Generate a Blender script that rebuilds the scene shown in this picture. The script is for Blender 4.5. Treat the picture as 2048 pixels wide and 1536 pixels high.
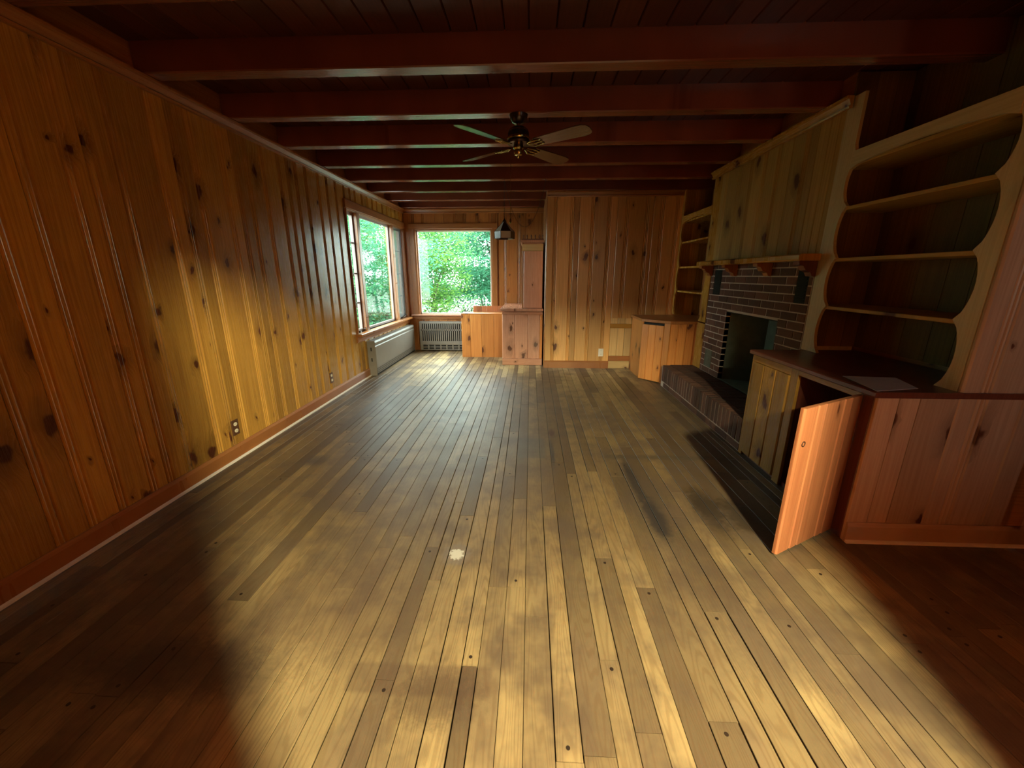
import bpy, math, random
from mathutils import Vector, Matrix

for o in list(bpy.data.objects):
    bpy.data.objects.remove(o)
SC = bpy.context.scene
COL = SC.collection
random.seed(11)
PI = math.pi

# ------------------------------------------------------------------ camera
cam_d = bpy.data.cameras.new('camera')
cam_d.sensor_fit = 'HORIZONTAL'
cam_d.sensor_width = 36.0
cam_d.lens = 791.7 / 2048 * 36.0
cam_d.clip_start = 0.02
cam_d.clip_end = 300
cam = bpy.data.objects.new('camera', cam_d)
COL.objects.link(cam)
cam.location = (0, 0, 1.35)
cam.rotation_euler = (math.radians(90 - 15.39), 0, math.radians(2.62))
SC.camera = cam

# ------------------------------------------------------------------ world: bright overcast sky
SKY = 23.0
w = bpy.data.worlds.new('sky')
SC.world = w
w.use_nodes = True
nt = w.node_tree
nt.nodes.clear()
out = nt.nodes.new('ShaderNodeOutputWorld')
bg = nt.nodes.new('ShaderNodeBackground')
bg.inputs['Color'].default_value = (0.93, 0.98, 1.0, 1)
bg.inputs['Strength'].default_value = SKY
nt.links.new(bg.outputs[0], out.inputs[0])

# exposure and view
SC.view_settings.view_transform = 'Standard'
SC.view_settings.look = 'None'
SC.view_settings.gamma = 1
SC.view_settings.use_curve_mapping = False
SC.view_settings.exposure = 0.0
SC.cycles.use_denoising = True
SC.cycles.max_bounces = 10
SC.cycles.diffuse_bounces = 5
SC.cycles.glossy_bounces = 4
SC.cycles.transparent_max_bounces = 12
SC.cycles.sample_clamp_indirect = 8.0
SC.cycles.caustics_reflective = False
SC.cycles.caustics_refractive = False
SC.cycles.blur_glossy = 0.5

# lamp of the hall behind the camera (its fitting is built with it further down)
HALL_LAMP = (0.98, -1.12, 2.20)
ld = bpy.data.lights.new('hall_bulb', 'POINT')
ld.energy = 1380
ld.color = (1.0, 0.92, 0.55)
ld.shadow_soft_size = 0.06
hall_light = bpy.data.objects.new('hall_bulb', ld)
COL.objects.link(hall_light)
hall_light.location = HALL_LAMP


YB_ = -0.36
# sampling portals in the two window openings and the added fill opening (they add no light of their own)
def portal(loc, rot, sx, sy):
    l = bpy.data.lights.new('window_portal', 'AREA')
    l.shape = 'RECTANGLE'
    l.size = sx
    l.size_y = sy
    l.cycles.is_portal = True
    o = bpy.data.objects.new('window_portal', l)
    COL.objects.link(o)
    o.location = loc
    o.rotation_euler = rot
    return o


portal((-1.355, 7.36, 1.39), (-PI / 2, 0, 0), 1.36, 1.46)
portal((2.55, YB_ - 0.11, 1.45), (PI / 2, 0, 0), 0.4, 0.4)
portal((-2.33, 6.09, 1.39), (0, -PI / 2, 0), 1.56, 2.2)


# ------------------------------------------------------------------ material helpers
def new_mat(name):
    m = bpy.data.materials.new(name)
    m.use_nodes = True
    t = m.node_tree
    b = t.nodes['Principled BSDF']
    return m, t, b


def N(t, typ, **kw):
    n = t.nodes.new(typ)
    for k, v in kw.items():
        if k.startswith('i_'):
            n.inputs[k[2:]].default_value = v
        elif k.startswith('n_'):
            n.inputs[int(k[2:])].default_value = v
        else:
            setattr(n, k, v)
    return n


def math_n(t, op, a, b=None, c=None, clamp=False):
    n = t.nodes.new('ShaderNodeMath')
    n.operation = op
    n.use_clamp = clamp
    for i, v in enumerate((a, b, c)):
        if v is None:
            continue
        if isinstance(v, (int, float)):
            n.inputs[i].default_value = v
        else:
            t.links.new(v, n.inputs[i])
    return n.outputs[0]


def sstep(t, v, e0, e1):
    n = t.nodes.new('ShaderNodeMapRange')
    n.interpolation_type = 'SMOOTHSTEP'
    n.inputs['From Min'].default_value = e0
    n.inputs['From Max'].default_value = e1
    t.links.new(v, n.inputs['Value'])
    return n.outputs['Result']


def mixc(t, fac, a, b, mode='MIX'):
    n = t.nodes.new('ShaderNodeMix')
    n.data_type = 'RGBA'
    n.blend_type = mode
    for sock, v in ((n.inputs[0], fac), (n.inputs[6], a), (n.inputs[7], b)):
        if isinstance(v, (int, float)):
            sock.default_value = v
        elif isinstance(v, tuple):
            sock.default_value = (*v, 1)
        else:
            t.links.new(v, sock)
    return n.outputs[2]


def noise(t, vec, scale, detail=3, rough=0.55):
    n = N(t, 'ShaderNodeTexNoise')
    n.inputs['Scale'].default_value = scale
    n.inputs['Detail'].default_value = detail
    n.inputs['Roughness'].default_value = rough
    t.links.new(vec, n.inputs['Vector'])
    return n.outputs['Fac']


def comb(t, x, y, z=0.0):
    n = t.nodes.new('ShaderNodeCombineXYZ')
    for i, v in enumerate((x, y, z)):
        if isinstance(v, (int, float)):
            n.inputs[i].default_value = v
        else:
            t.links.new(v, n.inputs[i])
    return n.outputs[0]


def wood(name, light, dark, knot=(0.085, 0.024, 0.010), knots=1.0, rough=0.33, coat=0.0, tone_amt=0.25, hue=(1, 1, 1), grain=60, spec=0.5, knotw=5.0):
    """knotty varnished wood; reads the per-board attributes gc (across, along, depth) and tone"""
    m, t, b = new_mat(name)
    at = N(t, 'ShaderNodeAttribute', attribute_name='gc')
    tn = N(t, 'ShaderNodeAttribute', attribute_name='tone')
    sep = t.nodes.new('ShaderNodeSeparateXYZ')
    t.links.new(at.outputs['Vector'], sep.inputs[0])
    u, v, d = sep.outputs
    # knots
    vor = N(t, 'ShaderNodeTexVoronoi', voronoi_dimensions='2D')
    vor.inputs['Scale'].default_value = 1.0
    wob = noise(t, comb(t, math_n(t, 'MULTIPLY', u, 14.0), math_n(t, 'MULTIPLY', v, 9.0)), 1.0, 2)
    uu = math_n(t, 'MULTIPLY_ADD', wob, 0.42, math_n(t, 'MULTIPLY', u, knotw))
    vv = math_n(t, 'MULTIPLY_ADD', wob, 0.30, math_n(t, 'MULTIPLY', v, 2.7))
    t.links.new(comb(t, uu, vv), vor.inputs['Vector'])
    dist = vor.outputs['Distance']
    sc = t.nodes.new('ShaderNodeSeparateColor')
    t.links.new(vor.outputs['Color'], sc.inputs[0])
    has = math_n(t, 'GREATER_THAN', sc.outputs[0], 1.0 - 0.40 * knots)
    rad = math_n(t, 'MULTIPLY_ADD', math_n(t, 'POWER', sc.outputs[1], 2.0), 0.13, 0.035)
    rel = math_n(t, 'DIVIDE', dist, rad)
    core = math_n(t, 'MULTIPLY', has, math_n(t, 'SUBTRACT', 1.0, sstep(t, rel, 0.65, 1.15)))
    halo = math_n(t, 'MULTIPLY', has, math_n(t, 'SUBTRACT', 1.0, sstep(t, rel, 0.9, 3.4)))
    # grain bends round the knots
    ug = math_n(t, 'MULTIPLY_ADD', halo, 0.03, u)
    big = noise(t, comb(t, math_n(t, 'MULTIPLY', ug, 9.0), math_n(t, 'MULTIPLY', v, 0.9), d), 1.0, 2)
    ug2 = math_n(t, 'MULTIPLY_ADD', big, 0.05, ug)
    g1 = noise(t, comb(t, math_n(t, 'MULTIPLY', ug2, grain * 1.6), math_n(t, 'MULTIPLY', v, 1.6), d), 1.0, 2)
    g2 = noise(t, comb(t, math_n(t, 'MULTIPLY', ug, grain * 6), math_n(t, 'MULTIPLY', v, 9.0), d), 1.0, 3)
    cloud = noise(t, comb(t, math_n(t, 'MULTIPLY', u, 5.0), math_n(t, 'MULTIPLY', v, 1.7), d), 1.0, 3)
    gf = math_n(t, 'ADD', math_n(t, 'MULTIPLY', sstep(t, g1, 0.33, 0.68), 0.5), math_n(t, 'MULTIPLY', g2, 0.35))
    gf = math_n(t, 'ADD', gf, math_n(t, 'MULTIPLY', math_n(t, 'SUBTRACT', cloud, 0.45), 0.6), clamp=True)
    c = mixc(t, gf, light, dark)
    c = mixc(t, math_n(t, 'MULTIPLY', halo, 0.55), c, tuple(a * 0.55 for a in dark))
    c = mixc(t, core, c, knot)
    tv = math_n(t, 'MULTIPLY_ADD', tn.outputs['Fac'], tone_amt, 1.0)
    vm = N(t, 'ShaderNodeVectorMath', operation='SCALE')
    t.links.new(c, vm.inputs[0])
    t.links.new(tv, vm.inputs['Scale'])
    t.links.new(vm.outputs[0], b.inputs['Base Color'])
    rr = math_n(t, 'MULTIPLY_ADD', g2, 0.12, rough - 0.05)
    t.links.new(rr, b.inputs['Roughness'])
    b.inputs['Specular IOR Level'].default_value = spec
    b.inputs['Coat Weight'].default_value = coat
    b.inputs['Coat Roughness'].default_value = 0.18
    bp = N(t, 'ShaderNodeBump')
    bp.inputs['Strength'].default_value = 0.12
    bp.inputs['Distance'].default_value = 0.002
    t.links.new(g2, bp.inputs['Height'])
    t.links.new(bp.outputs[0], b.inputs['Normal'])
    return m


def plain(name, col, rough=0.5, metal=0.0, var=0.15, scale=30.0, spec=0.5, bump=0.0):
    m, t, b = new_mat(name)
    geo = N(t, 'ShaderNodeNewGeometry')
    n = noise(t, geo.outputs['Position'], scale, 4)
    f = math_n(t, 'MULTIPLY_ADD', n, 2 * var, 1 - var)
    vm = N(t, 'ShaderNodeVectorMath', operation='SCALE')
    vm.inputs[0].default_value = col
    t.links.new(f, vm.inputs['Scale'])
    t.links.new(vm.outputs[0], b.inputs['Base Color'])
    b.inputs['Roughness'].default_value = rough
    b.inputs['Metallic'].default_value = metal
    b.inputs['Specular IOR Level'].default_value = spec
    if bump:
        bp = N(t, 'ShaderNodeBump')
        bp.inputs['Strength'].default_value = bump
        bp.inputs['Distance'].default_value = 0.004
        t.links.new(n, bp.inputs['Height'])
        t.links.new(bp.outputs[0], b.inputs['Normal'])
    return m


def brick_mat():
    m, t, b = new_mat('red_brick')
    geo = N(t, 'ShaderNodeNewGeometry')
    tn = N(t, 'ShaderNodeAttribute', attribute_name='tone')
    n1 = noise(t, geo.outputs['Position'], 45, 5, 0.7)
    n2 = noise(t, geo.outputs['Position'], 7, 3)
    f = math_n(t, 'ADD', math_n(t, 'MULTIPLY', n1, 0.8), math_n(t, 'MULTIPLY', tn.outputs['Fac'], 0.45), clamp=True)
    c = mixc(t, f, (0.06, 0.024, 0.015), (0.16, 0.066, 0.040))
    c = mixc(t, sstep(t, n2, 0.55, 0.75), c, (0.06, 0.035, 0.025))
    t.links.new(c, b.inputs['Base Color'])
    b.inputs['Roughness'].default_value = 0.8
    bp = N(t, 'ShaderNodeBump')
    bp.inputs['Strength'].default_value = 0.5
    bp.inputs['Distance'].default_value = 0.003
    t.links.new(n1, bp.inputs['Height'])
    t.links.new(bp.outputs[0], b.inputs['Normal'])
    return m


def floor_mat():
    m, t, b = new_mat('worn_oak_strip')
    at = N(t, 'ShaderNodeAttribute', attribute_name='gc')
    tn = N(t, 'ShaderNodeAttribute', attribute_name='tone')
    geo = N(t, 'ShaderNodeNewGeometry')
    P = geo.outputs['Position']
    sp = t.nodes.new('ShaderNodeSeparateXYZ')
    t.links.new(P, sp.inputs[0])
    X, Y, _ = sp.outputs
    sep = t.nodes.new('ShaderNodeSeparateXYZ')
    t.links.new(at.outputs['Vector'], sep.inputs[0])
    u, v, d = sep.outputs
    # cathedral grain: rings of a slowly wandering field
    fld = noise(t, comb(t, math_n(t, 'MULTIPLY', u, 13.0), math_n(t, 'MULTIPLY', v, 1.1), d), 1.0, 1)
    ring = math_n(t, 'ABSOLUTE', math_n(t, 'SINE', math_n(t, 'MULTIPLY', fld, 48.0)))
    pores = noise(t, comb(t, math_n(t, 'MULTIPLY', u, 420.0), math_n(t, 'MULTIPLY', v, 11.0), d), 1.0, 3, 0.7)
    tv = tn.outputs['Fac']
    tone = sstep(t, math_n(t, 'MULTIPLY_ADD', pores, 0.5, math_n(t, 'MULTIPLY', tv, 0.9)), -1.0, 1.35)
    base = mixc(t, tone, (0.095, 0.065, 0.038), (0.38, 0.275, 0.13))
    # grey tint on some boards
    cl = noise(t, comb(t, math_n(t, 'MULTIPLY', u, 4.0), math_n(t, 'MULTIPLY', v, 1.3), d), 1.0, 3)
    base = mixc(t, math_n(t, 'MULTIPLY', sstep(t, cl, 0.48, 0.7), 0.55), base, (0.17, 0.118, 0.072))
    base = mixc(t, math_n(t, 'MULTIPLY', sstep(t, ring, 0.70, 1.0), 0.26), base, (0.10, 0.05, 0.02))
    base = mixc(t, math_n(t, 'MULTIPLY', sstep(t, pores, 0.56, 0.7), 0.35), base, (0.08, 0.045, 0.022))
    # painted light fall-off: floor colour dims beyond the lamp pool near the door
    fall_y = math_n(t, 'MULTIPLY_ADD', math_n(t, 'SUBTRACT', noise(t, comb(t, math_n(t, 'MULTIPLY', X, 5.0), Y), 1.6, 3), 0.5), 1.6, Y)
    fall_y = math_n(t, 'MULTIPLY_ADD', tv, 0.28, fall_y)
    pool_dim = sstep(t, fall_y, 1.0, 2.3)
    far = math_n(t, 'SUBTRACT', 1.0, sstep(t, fall_y, 4.6, 6.4))
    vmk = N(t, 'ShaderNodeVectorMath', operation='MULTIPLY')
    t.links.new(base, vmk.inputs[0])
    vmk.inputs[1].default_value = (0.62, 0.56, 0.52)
    base = mixc(t, math_n(t, 'MULTIPLY', pool_dim, far), base, vmk.outputs[0])
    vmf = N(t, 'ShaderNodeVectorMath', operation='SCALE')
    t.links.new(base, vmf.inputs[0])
    vmf.inputs['Scale'].default_value = 1.6  # floor by the far windows lightened in colour for their brighter light
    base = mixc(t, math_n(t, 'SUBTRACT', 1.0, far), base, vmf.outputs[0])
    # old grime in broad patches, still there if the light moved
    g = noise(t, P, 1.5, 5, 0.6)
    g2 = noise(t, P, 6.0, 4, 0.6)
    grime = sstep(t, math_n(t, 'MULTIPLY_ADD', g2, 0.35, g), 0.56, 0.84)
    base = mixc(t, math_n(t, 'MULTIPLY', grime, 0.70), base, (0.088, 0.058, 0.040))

    def patch(x0, x1, y0, y1, soft, amt, col, base):
        wx = math_n(t, 'MULTIPLY_ADD', g2, soft * 3, X)
        wy = math_n(t, 'MULTIPLY_ADD', g2, soft * 3, Y)
        o = soft * 1.5
        fx = math_n(t, 'MULTIPLY', sstep(t, wx, x0 + o - soft, x0 + o + soft), math_n(t, 'SUBTRACT', 1.0, sstep(t, wx, x1 + o - soft, x1 + o + soft)))
        fy = math_n(t, 'MULTIPLY', sstep(t, wy, y0 + o - soft, y0 + o + soft), math_n(t, 'SUBTRACT', 1.0, sstep(t, wy, y1 + o - soft, y1 + o + soft)))
        return mixc(t, math_n(t, 'MULTIPLY', math_n(t, 'MULTIPLY', fx, fy), amt), base, col)

    n4 = noise(t, P, 38.0, 4, 0.7)

    def stain_shade(cx, cy, rx, ry, amt, col, base):
        dx = math_n(t, 'DIVIDE', math_n(t, 'SUBTRACT', X, cx), rx)
        dy = math_n(t, 'DIVIDE', math_n(t, 'SUBTRACT', Y, cy), ry)
        rr_ = math_n(t, 'SQRT', math_n(t, 'ADD', math_n(t, 'MULTIPLY', dx, dx), math_n(t, 'MULTIPLY', dy, dy)))
        rr_ = math_n(t, 'MULTIPLY_ADD', math_n(t, 'ADD', n4, g2), 1.1, rr_)
        return mixc(t, math_n(t, 'MULTIPLY', math_n(t, 'SUBTRACT', 1.0, sstep(t, rr_, 1.5, 2.4)), amt), base, col)

    # where rugs and furniture stood, water stains, and painted shadows
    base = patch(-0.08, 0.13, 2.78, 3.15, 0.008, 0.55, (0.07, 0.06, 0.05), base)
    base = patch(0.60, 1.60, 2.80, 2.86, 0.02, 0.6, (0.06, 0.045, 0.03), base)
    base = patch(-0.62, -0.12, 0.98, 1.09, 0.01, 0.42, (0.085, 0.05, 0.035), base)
    base = stain_shade(0.715, 2.48, 0.040, 0.34, 0.95, (0.020, 0.016, 0.016), base)
    base = stain_shade(0.735, 2.05, 0.060, 0.22, 0.95, (0.018, 0.015, 0.018), base)
    base = stain_shade(0.72, 2.25, 0.16, 0.55, 0.45, (0.06, 0.045, 0.035), base)
    base = stain_shade(1.08, 2.15, 0.10, 0.24, 0.85, (0.03, 0.02, 0.013), base)  # dark shadow beyond the open door, painted into the floor colour
    base = stain_shade(1.25, 2.08, 0.12, 0.20, 0.8, (0.03, 0.02, 0.013), base)  # rest of that painted shadow
    base = stain_shade(0.20, 3.28, 0.030, 0.09, 0.9, (0.05, 0.02, 0.012), base)
    base = stain_shade(-1.61, 2.66, 0.10, 0.09, 0.7, (0.05, 0.035, 0.03), base)
    base = stain_shade(0.185, 2.88, 0.016, 0.26, 0.9, (0.04, 0.03, 0.025), base)
    base = stain_shade(-1.25, 1.04, 0.36, 0.12, 0.6, (0.03, 0.02, 0.02), base)
    base = stain_shade(-0.30, 0.98, 0.16, 0.10, 0.6, (0.06, 0.035, 0.025), base)
    base = stain_shade(-0.10, 2.95, 0.30, 0.30, 0.35, (0.10, 0.085, 0.07), base)
    base = stain_shade(0.95, 1.25, 0.25, 0.20, 0.45, (0.10, 0.07, 0.05), base)
    base = stain_shade(-0.75, 1.35, 0.35, 0.30, 0.45, (0.10, 0.06, 0.04), base)
    # chalky white splash
    dx = math_n(t, 'DIVIDE', math_n(t, 'SUBTRACT', X, -0.355), 0.055)
    dy = math_n(t, 'DIVIDE', math_n(t, 'SUBTRACT', Y, 1.675), 0.062)
    r = math_n(t, 'SQRT', math_n(t, 'ADD', math_n(t, 'MULTIPLY', dx, dx), math_n(t, 'MULTIPLY', dy, dy)))
    n3 = noise(t, P, 55.0, 3, 0.7)
    rr = math_n(t, 'MULTIPLY_ADD', n3, 1.3, r)
    base = mixc(t, math_n(t, 'MULTIPLY', math_n(t, 'SUBTRACT', 1.0, sstep(t, rr, 1.5, 2.3)), 0.5), base, (0.16, 0.13, 0.12))
    base = mixc(t, math_n(t, 'SUBTRACT', 1.0, sstep(t, rr, 1.15, 1.35)), base, (0.50, 0.47, 0.42))
    t.links.new(base, b.inputs['Base Color'])
    ro = math_n(t, 'MULTIPLY_ADD', g2, 0.25, 0.28)
    ro = math_n(t, 'MULTIPLY_ADD', pores, 0.12, ro)
    t.links.new(ro, b.inputs['Roughness'])
    b.inputs['Specular IOR Level'].default_value = 0.5
    bp = N(t, 'ShaderNodeBump')
    bp.inputs['Strength'].default_value = 0.25
    bp.inputs['Distance'].default_value = 0.002
    t.links.new(math_n(t, 'MULTIPLY_ADD', g2, 0.8, pores), bp.inputs['Height'])
    t.links.new(bp.outputs[0], b.inputs['Normal'])
    return m


def glass_mat(name, tint=(0.93, 1.0, 0.96), trans=0.93):
    m, t, b = new_mat(name)
    t.nodes.remove(b)
    o = t.nodes['Material Output']
    tr = N(t, 'ShaderNodeBsdfTransparent')
    tr.inputs[0].default_value = (*[c * trans for c in tint], 1)
    gl = N(t, 'ShaderNodeBsdfGlossy')
    gl.inputs['Roughness'].default_value = 0.02
    lw = N(t, 'ShaderNodeLayerWeight')
    lw.inputs[0].default_value = 0.5
    fr = math_n(t, 'MULTIPLY_ADD', math_n(t, 'POWER', lw.outputs['Facing'], 5.0), 0.9, 0.03)
    mx = N(t, 'ShaderNodeMixShader')
    t.links.new(fr, mx.inputs[0])
    t.links.new(tr.outputs[0], mx.inputs[1])
    t.links.new(gl.outputs[0], mx.inputs[2])
    t.links.new(mx.outputs[0], o.inputs[0])
    return m


def screen_mat():
    m, t, b = new_mat('insect_screen')
    b.inputs['Base Color'].default_value = (0.10, 0.11, 0.11, 1)
    b.inputs['Roughness'].default_value = 0.7
    o = t.nodes['Material Output']
    tr = N(t, 'ShaderNodeBsdfTransparent')
    mx = N(t, 'ShaderNodeMixShader')
    mx.inputs[0].default_value = 0.62
    t.links.new(tr.outputs[0], mx.inputs[1])
    t.links.new(b.outputs[0], mx.inputs[2])
    t.links.new(mx.outputs[0], o.inputs[0])
    return m


def leaf_mat(name, c1, c2):
    m, t, b = new_mat(name)
    t.nodes.remove(b)
    o = t.nodes['Material Output']
    geo = N(t, 'ShaderNodeNewGeometry')
    n = noise(t, geo.outputs['Position'], 2.2, 3)
    tn = N(t, 'ShaderNodeAttribute', attribute_name='tone')
    f = math_n(t, 'ADD', n, math_n(t, 'MULTIPLY', tn.outputs['Fac'], 0.3), clamp=True)
    c = mixc(t, sstep(t, f, 0.3, 0.7), c1, c2)
    d = N(t, 'ShaderNodeBsdfDiffuse')
    tl = N(t, 'ShaderNodeBsdfTranslucent')
    t.links.new(c, d.inputs[0])
    t.links.new(c, tl.inputs[0])
    mx = N(t, 'ShaderNodeMixShader')
    mx.inputs[0].default_value = 0.5
    t.links.new(d.outputs[0], mx.inputs[1])
    t.links.new(tl.outputs[0], mx.inputs[2])
    t.links.new(mx.outputs[0], o.inputs[0])
    return m


M = {
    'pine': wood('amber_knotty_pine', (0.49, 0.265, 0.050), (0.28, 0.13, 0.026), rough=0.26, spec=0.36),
    'pine_back': wood('brightened_knotty_pine', (0.78, 0.46, 0.18), (0.56, 0.29, 0.10), rough=0.30, spec=0.4),  # same pine, colour raised to stand in for more light on that wall
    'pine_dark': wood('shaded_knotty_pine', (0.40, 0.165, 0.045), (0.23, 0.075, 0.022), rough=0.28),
    'pine_pink': wood('rose_cast_pine', (0.60, 0.31, 0.20), (0.44, 0.20, 0.125), rough=0.26, coat=0.3),  # pink cast of reflected bluish light put into the pine colour
    'pine_tan': wood('honey_pine', (0.56, 0.235, 0.06), (0.40, 0.135, 0.033), knots=1.6, rough=0.38),
    'pine_pale': wood('unfaded_pale_pine', (0.62, 0.44, 0.20), (0.46, 0.28, 0.12), knots=0.5, rough=0.5),
    'pine_red': wood('red_orange_pine', (0.40, 0.155, 0.065), (0.27, 0.085, 0.035), rough=0.36, knots=1.1, knotw=9.0),
    'pine_end': wood('brown_rose_pine', (0.50, 0.34, 0.24), (0.37, 0.22, 0.15), rough=0.4, spec=0.3),
    'pine_dull': wood('dull_greyish_pine', (0.52, 0.42, 0.28), (0.40, 0.31, 0.19), rough=0.4, spec=0.4, knots=0.4),  # paler, greyer copy of the pine for the near face boards
    'pine_shade': wood('shade_toned_pine', (0.44, 0.28, 0.085), (0.27, 0.155, 0.045), rough=0.5, spec=0.3),  # dimmer light of chimney breast and near shelves put into the pine colour
    'pine_recess': wood('shade_darkened_recess_boards', (0.21, 0.12, 0.035), (0.13, 0.07, 0.02), rough=0.5, spec=0.2, knots=0.5),  # shade inside the near bookcase painted into its boards
    'trim': wood('stained_pine_trim', (0.36, 0.15, 0.045), (0.24, 0.08, 0.025), knots=0.0, rough=0.28),
    'trim_dark': wood('dark_red_stained_trim', (0.15, 0.045, 0.025), (0.09, 0.022, 0.014), knots=0.0, rough=0.3),
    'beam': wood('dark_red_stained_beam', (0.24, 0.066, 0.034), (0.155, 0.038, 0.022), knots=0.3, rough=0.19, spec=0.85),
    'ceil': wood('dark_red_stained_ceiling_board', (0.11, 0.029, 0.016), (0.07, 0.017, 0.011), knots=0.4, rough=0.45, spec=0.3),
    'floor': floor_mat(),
    'gap': plain('dark_subfloor', (0.02, 0.012, 0.008), 0.9),
    'plug': plain('walnut_plug', (0.025, 0.014, 0.009), 0.5),
    'brick': brick_mat(),
    'mortar': plain('pale_mortar', (0.52, 0.42, 0.35), 0.9, var=0.3, scale=60, bump=0.3),
    'soot': plain('soot_green_firebrick', (0.085, 0.105, 0.075), 0.85, var=0.4, scale=12, bump=0.3),
    'iron': plain('black_iron_vent', (0.012, 0.016, 0.014), 0.75, var=0.3, spec=0.2),
    'greyiron': plain('grey_green_iron_door', (0.09, 0.10, 0.075), 0.6, var=0.3),
    'grey': plain('old_cream_grey_enamel', (0.21, 0.19, 0.165), 0.42, var=0.08, scale=8),
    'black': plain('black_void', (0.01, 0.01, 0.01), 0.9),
    'brass': plain('polished_brass', (0.55, 0.40, 0.14), 0.18, metal=1.0, var=0.05),
    'bronze': plain('dark_bronze', (0.06, 0.035, 0.025), 0.25, metal=0.6, var=0.1),
    'steel': plain('white_painted_steel', (0.7, 0.7, 0.68), 0.35, var=0.05),
    'ivory': plain('ivory_plastic', (0.72, 0.66, 0.50), 0.35, var=0.03),
    'brownplastic': plain('brown_plastic', (0.09, 0.04, 0.02), 0.35, var=0.05),
    'white': plain('white_plastic', (0.75, 0.74, 0.70), 0.4, var=0.03),
    'shoe': plain('pale_shoe_strip', (0.74, 0.68, 0.62), 0.45, var=0.12),
    'paper': plain('pale_paper', (0.52, 0.52, 0.58), 0.4, var=0.18, scale=14),
    'glass': glass_mat('window_glass'),
    'screen': screen_mat(),
    'winframe': plain('weathered_mauve_sash', (0.27, 0.20, 0.18), 0.4, var=0.15),
    'whiteglass': plain('milky_glass', (0.62, 0.66, 0.60), 0.2, var=0.05),
    'darkglass': plain('dark_leaded_glass', (0.04, 0.02, 0.012), 0.15, var=0.1),
    'lead': plain('dark_metal', (0.05, 0.03, 0.025), 0.35, metal=0.7),
    'bark': plain('grey_bark', (0.10, 0.085, 0.07), 0.9, var=0.3, scale=12, bump=0.5),
    'ground': plain('pale_gravel', (0.16, 0.17, 0.14), 0.95, var=0.5, scale=1.5),
    'grass': plain('lawn_green', (0.10, 0.17, 0.05), 0.95, var=0.35, scale=5.0),
    'plaster': plain('tan_plaster', (0.35, 0.27, 0.18), 0.8, var=0.08),
    'blade': wood('blade_veneer', (0.12, 0.055, 0.027), (0.075, 0.028, 0.015), knots=0, rough=0.16, spec=1.0),
    'leaf_a': leaf_mat('maple_leaves', (0.15, 0.30, 0.06), (0.09, 0.25, 0.09)),
    'leaf_b': leaf_mat('bluish_green_leaves', (0.06, 0.21, 0.12), (0.10, 0.27, 0.17)),
    'leaf_c': leaf_mat('mid_green_leaves', (0.07, 0.22, 0.09), (0.11, 0.28, 0.13)),
}


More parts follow.
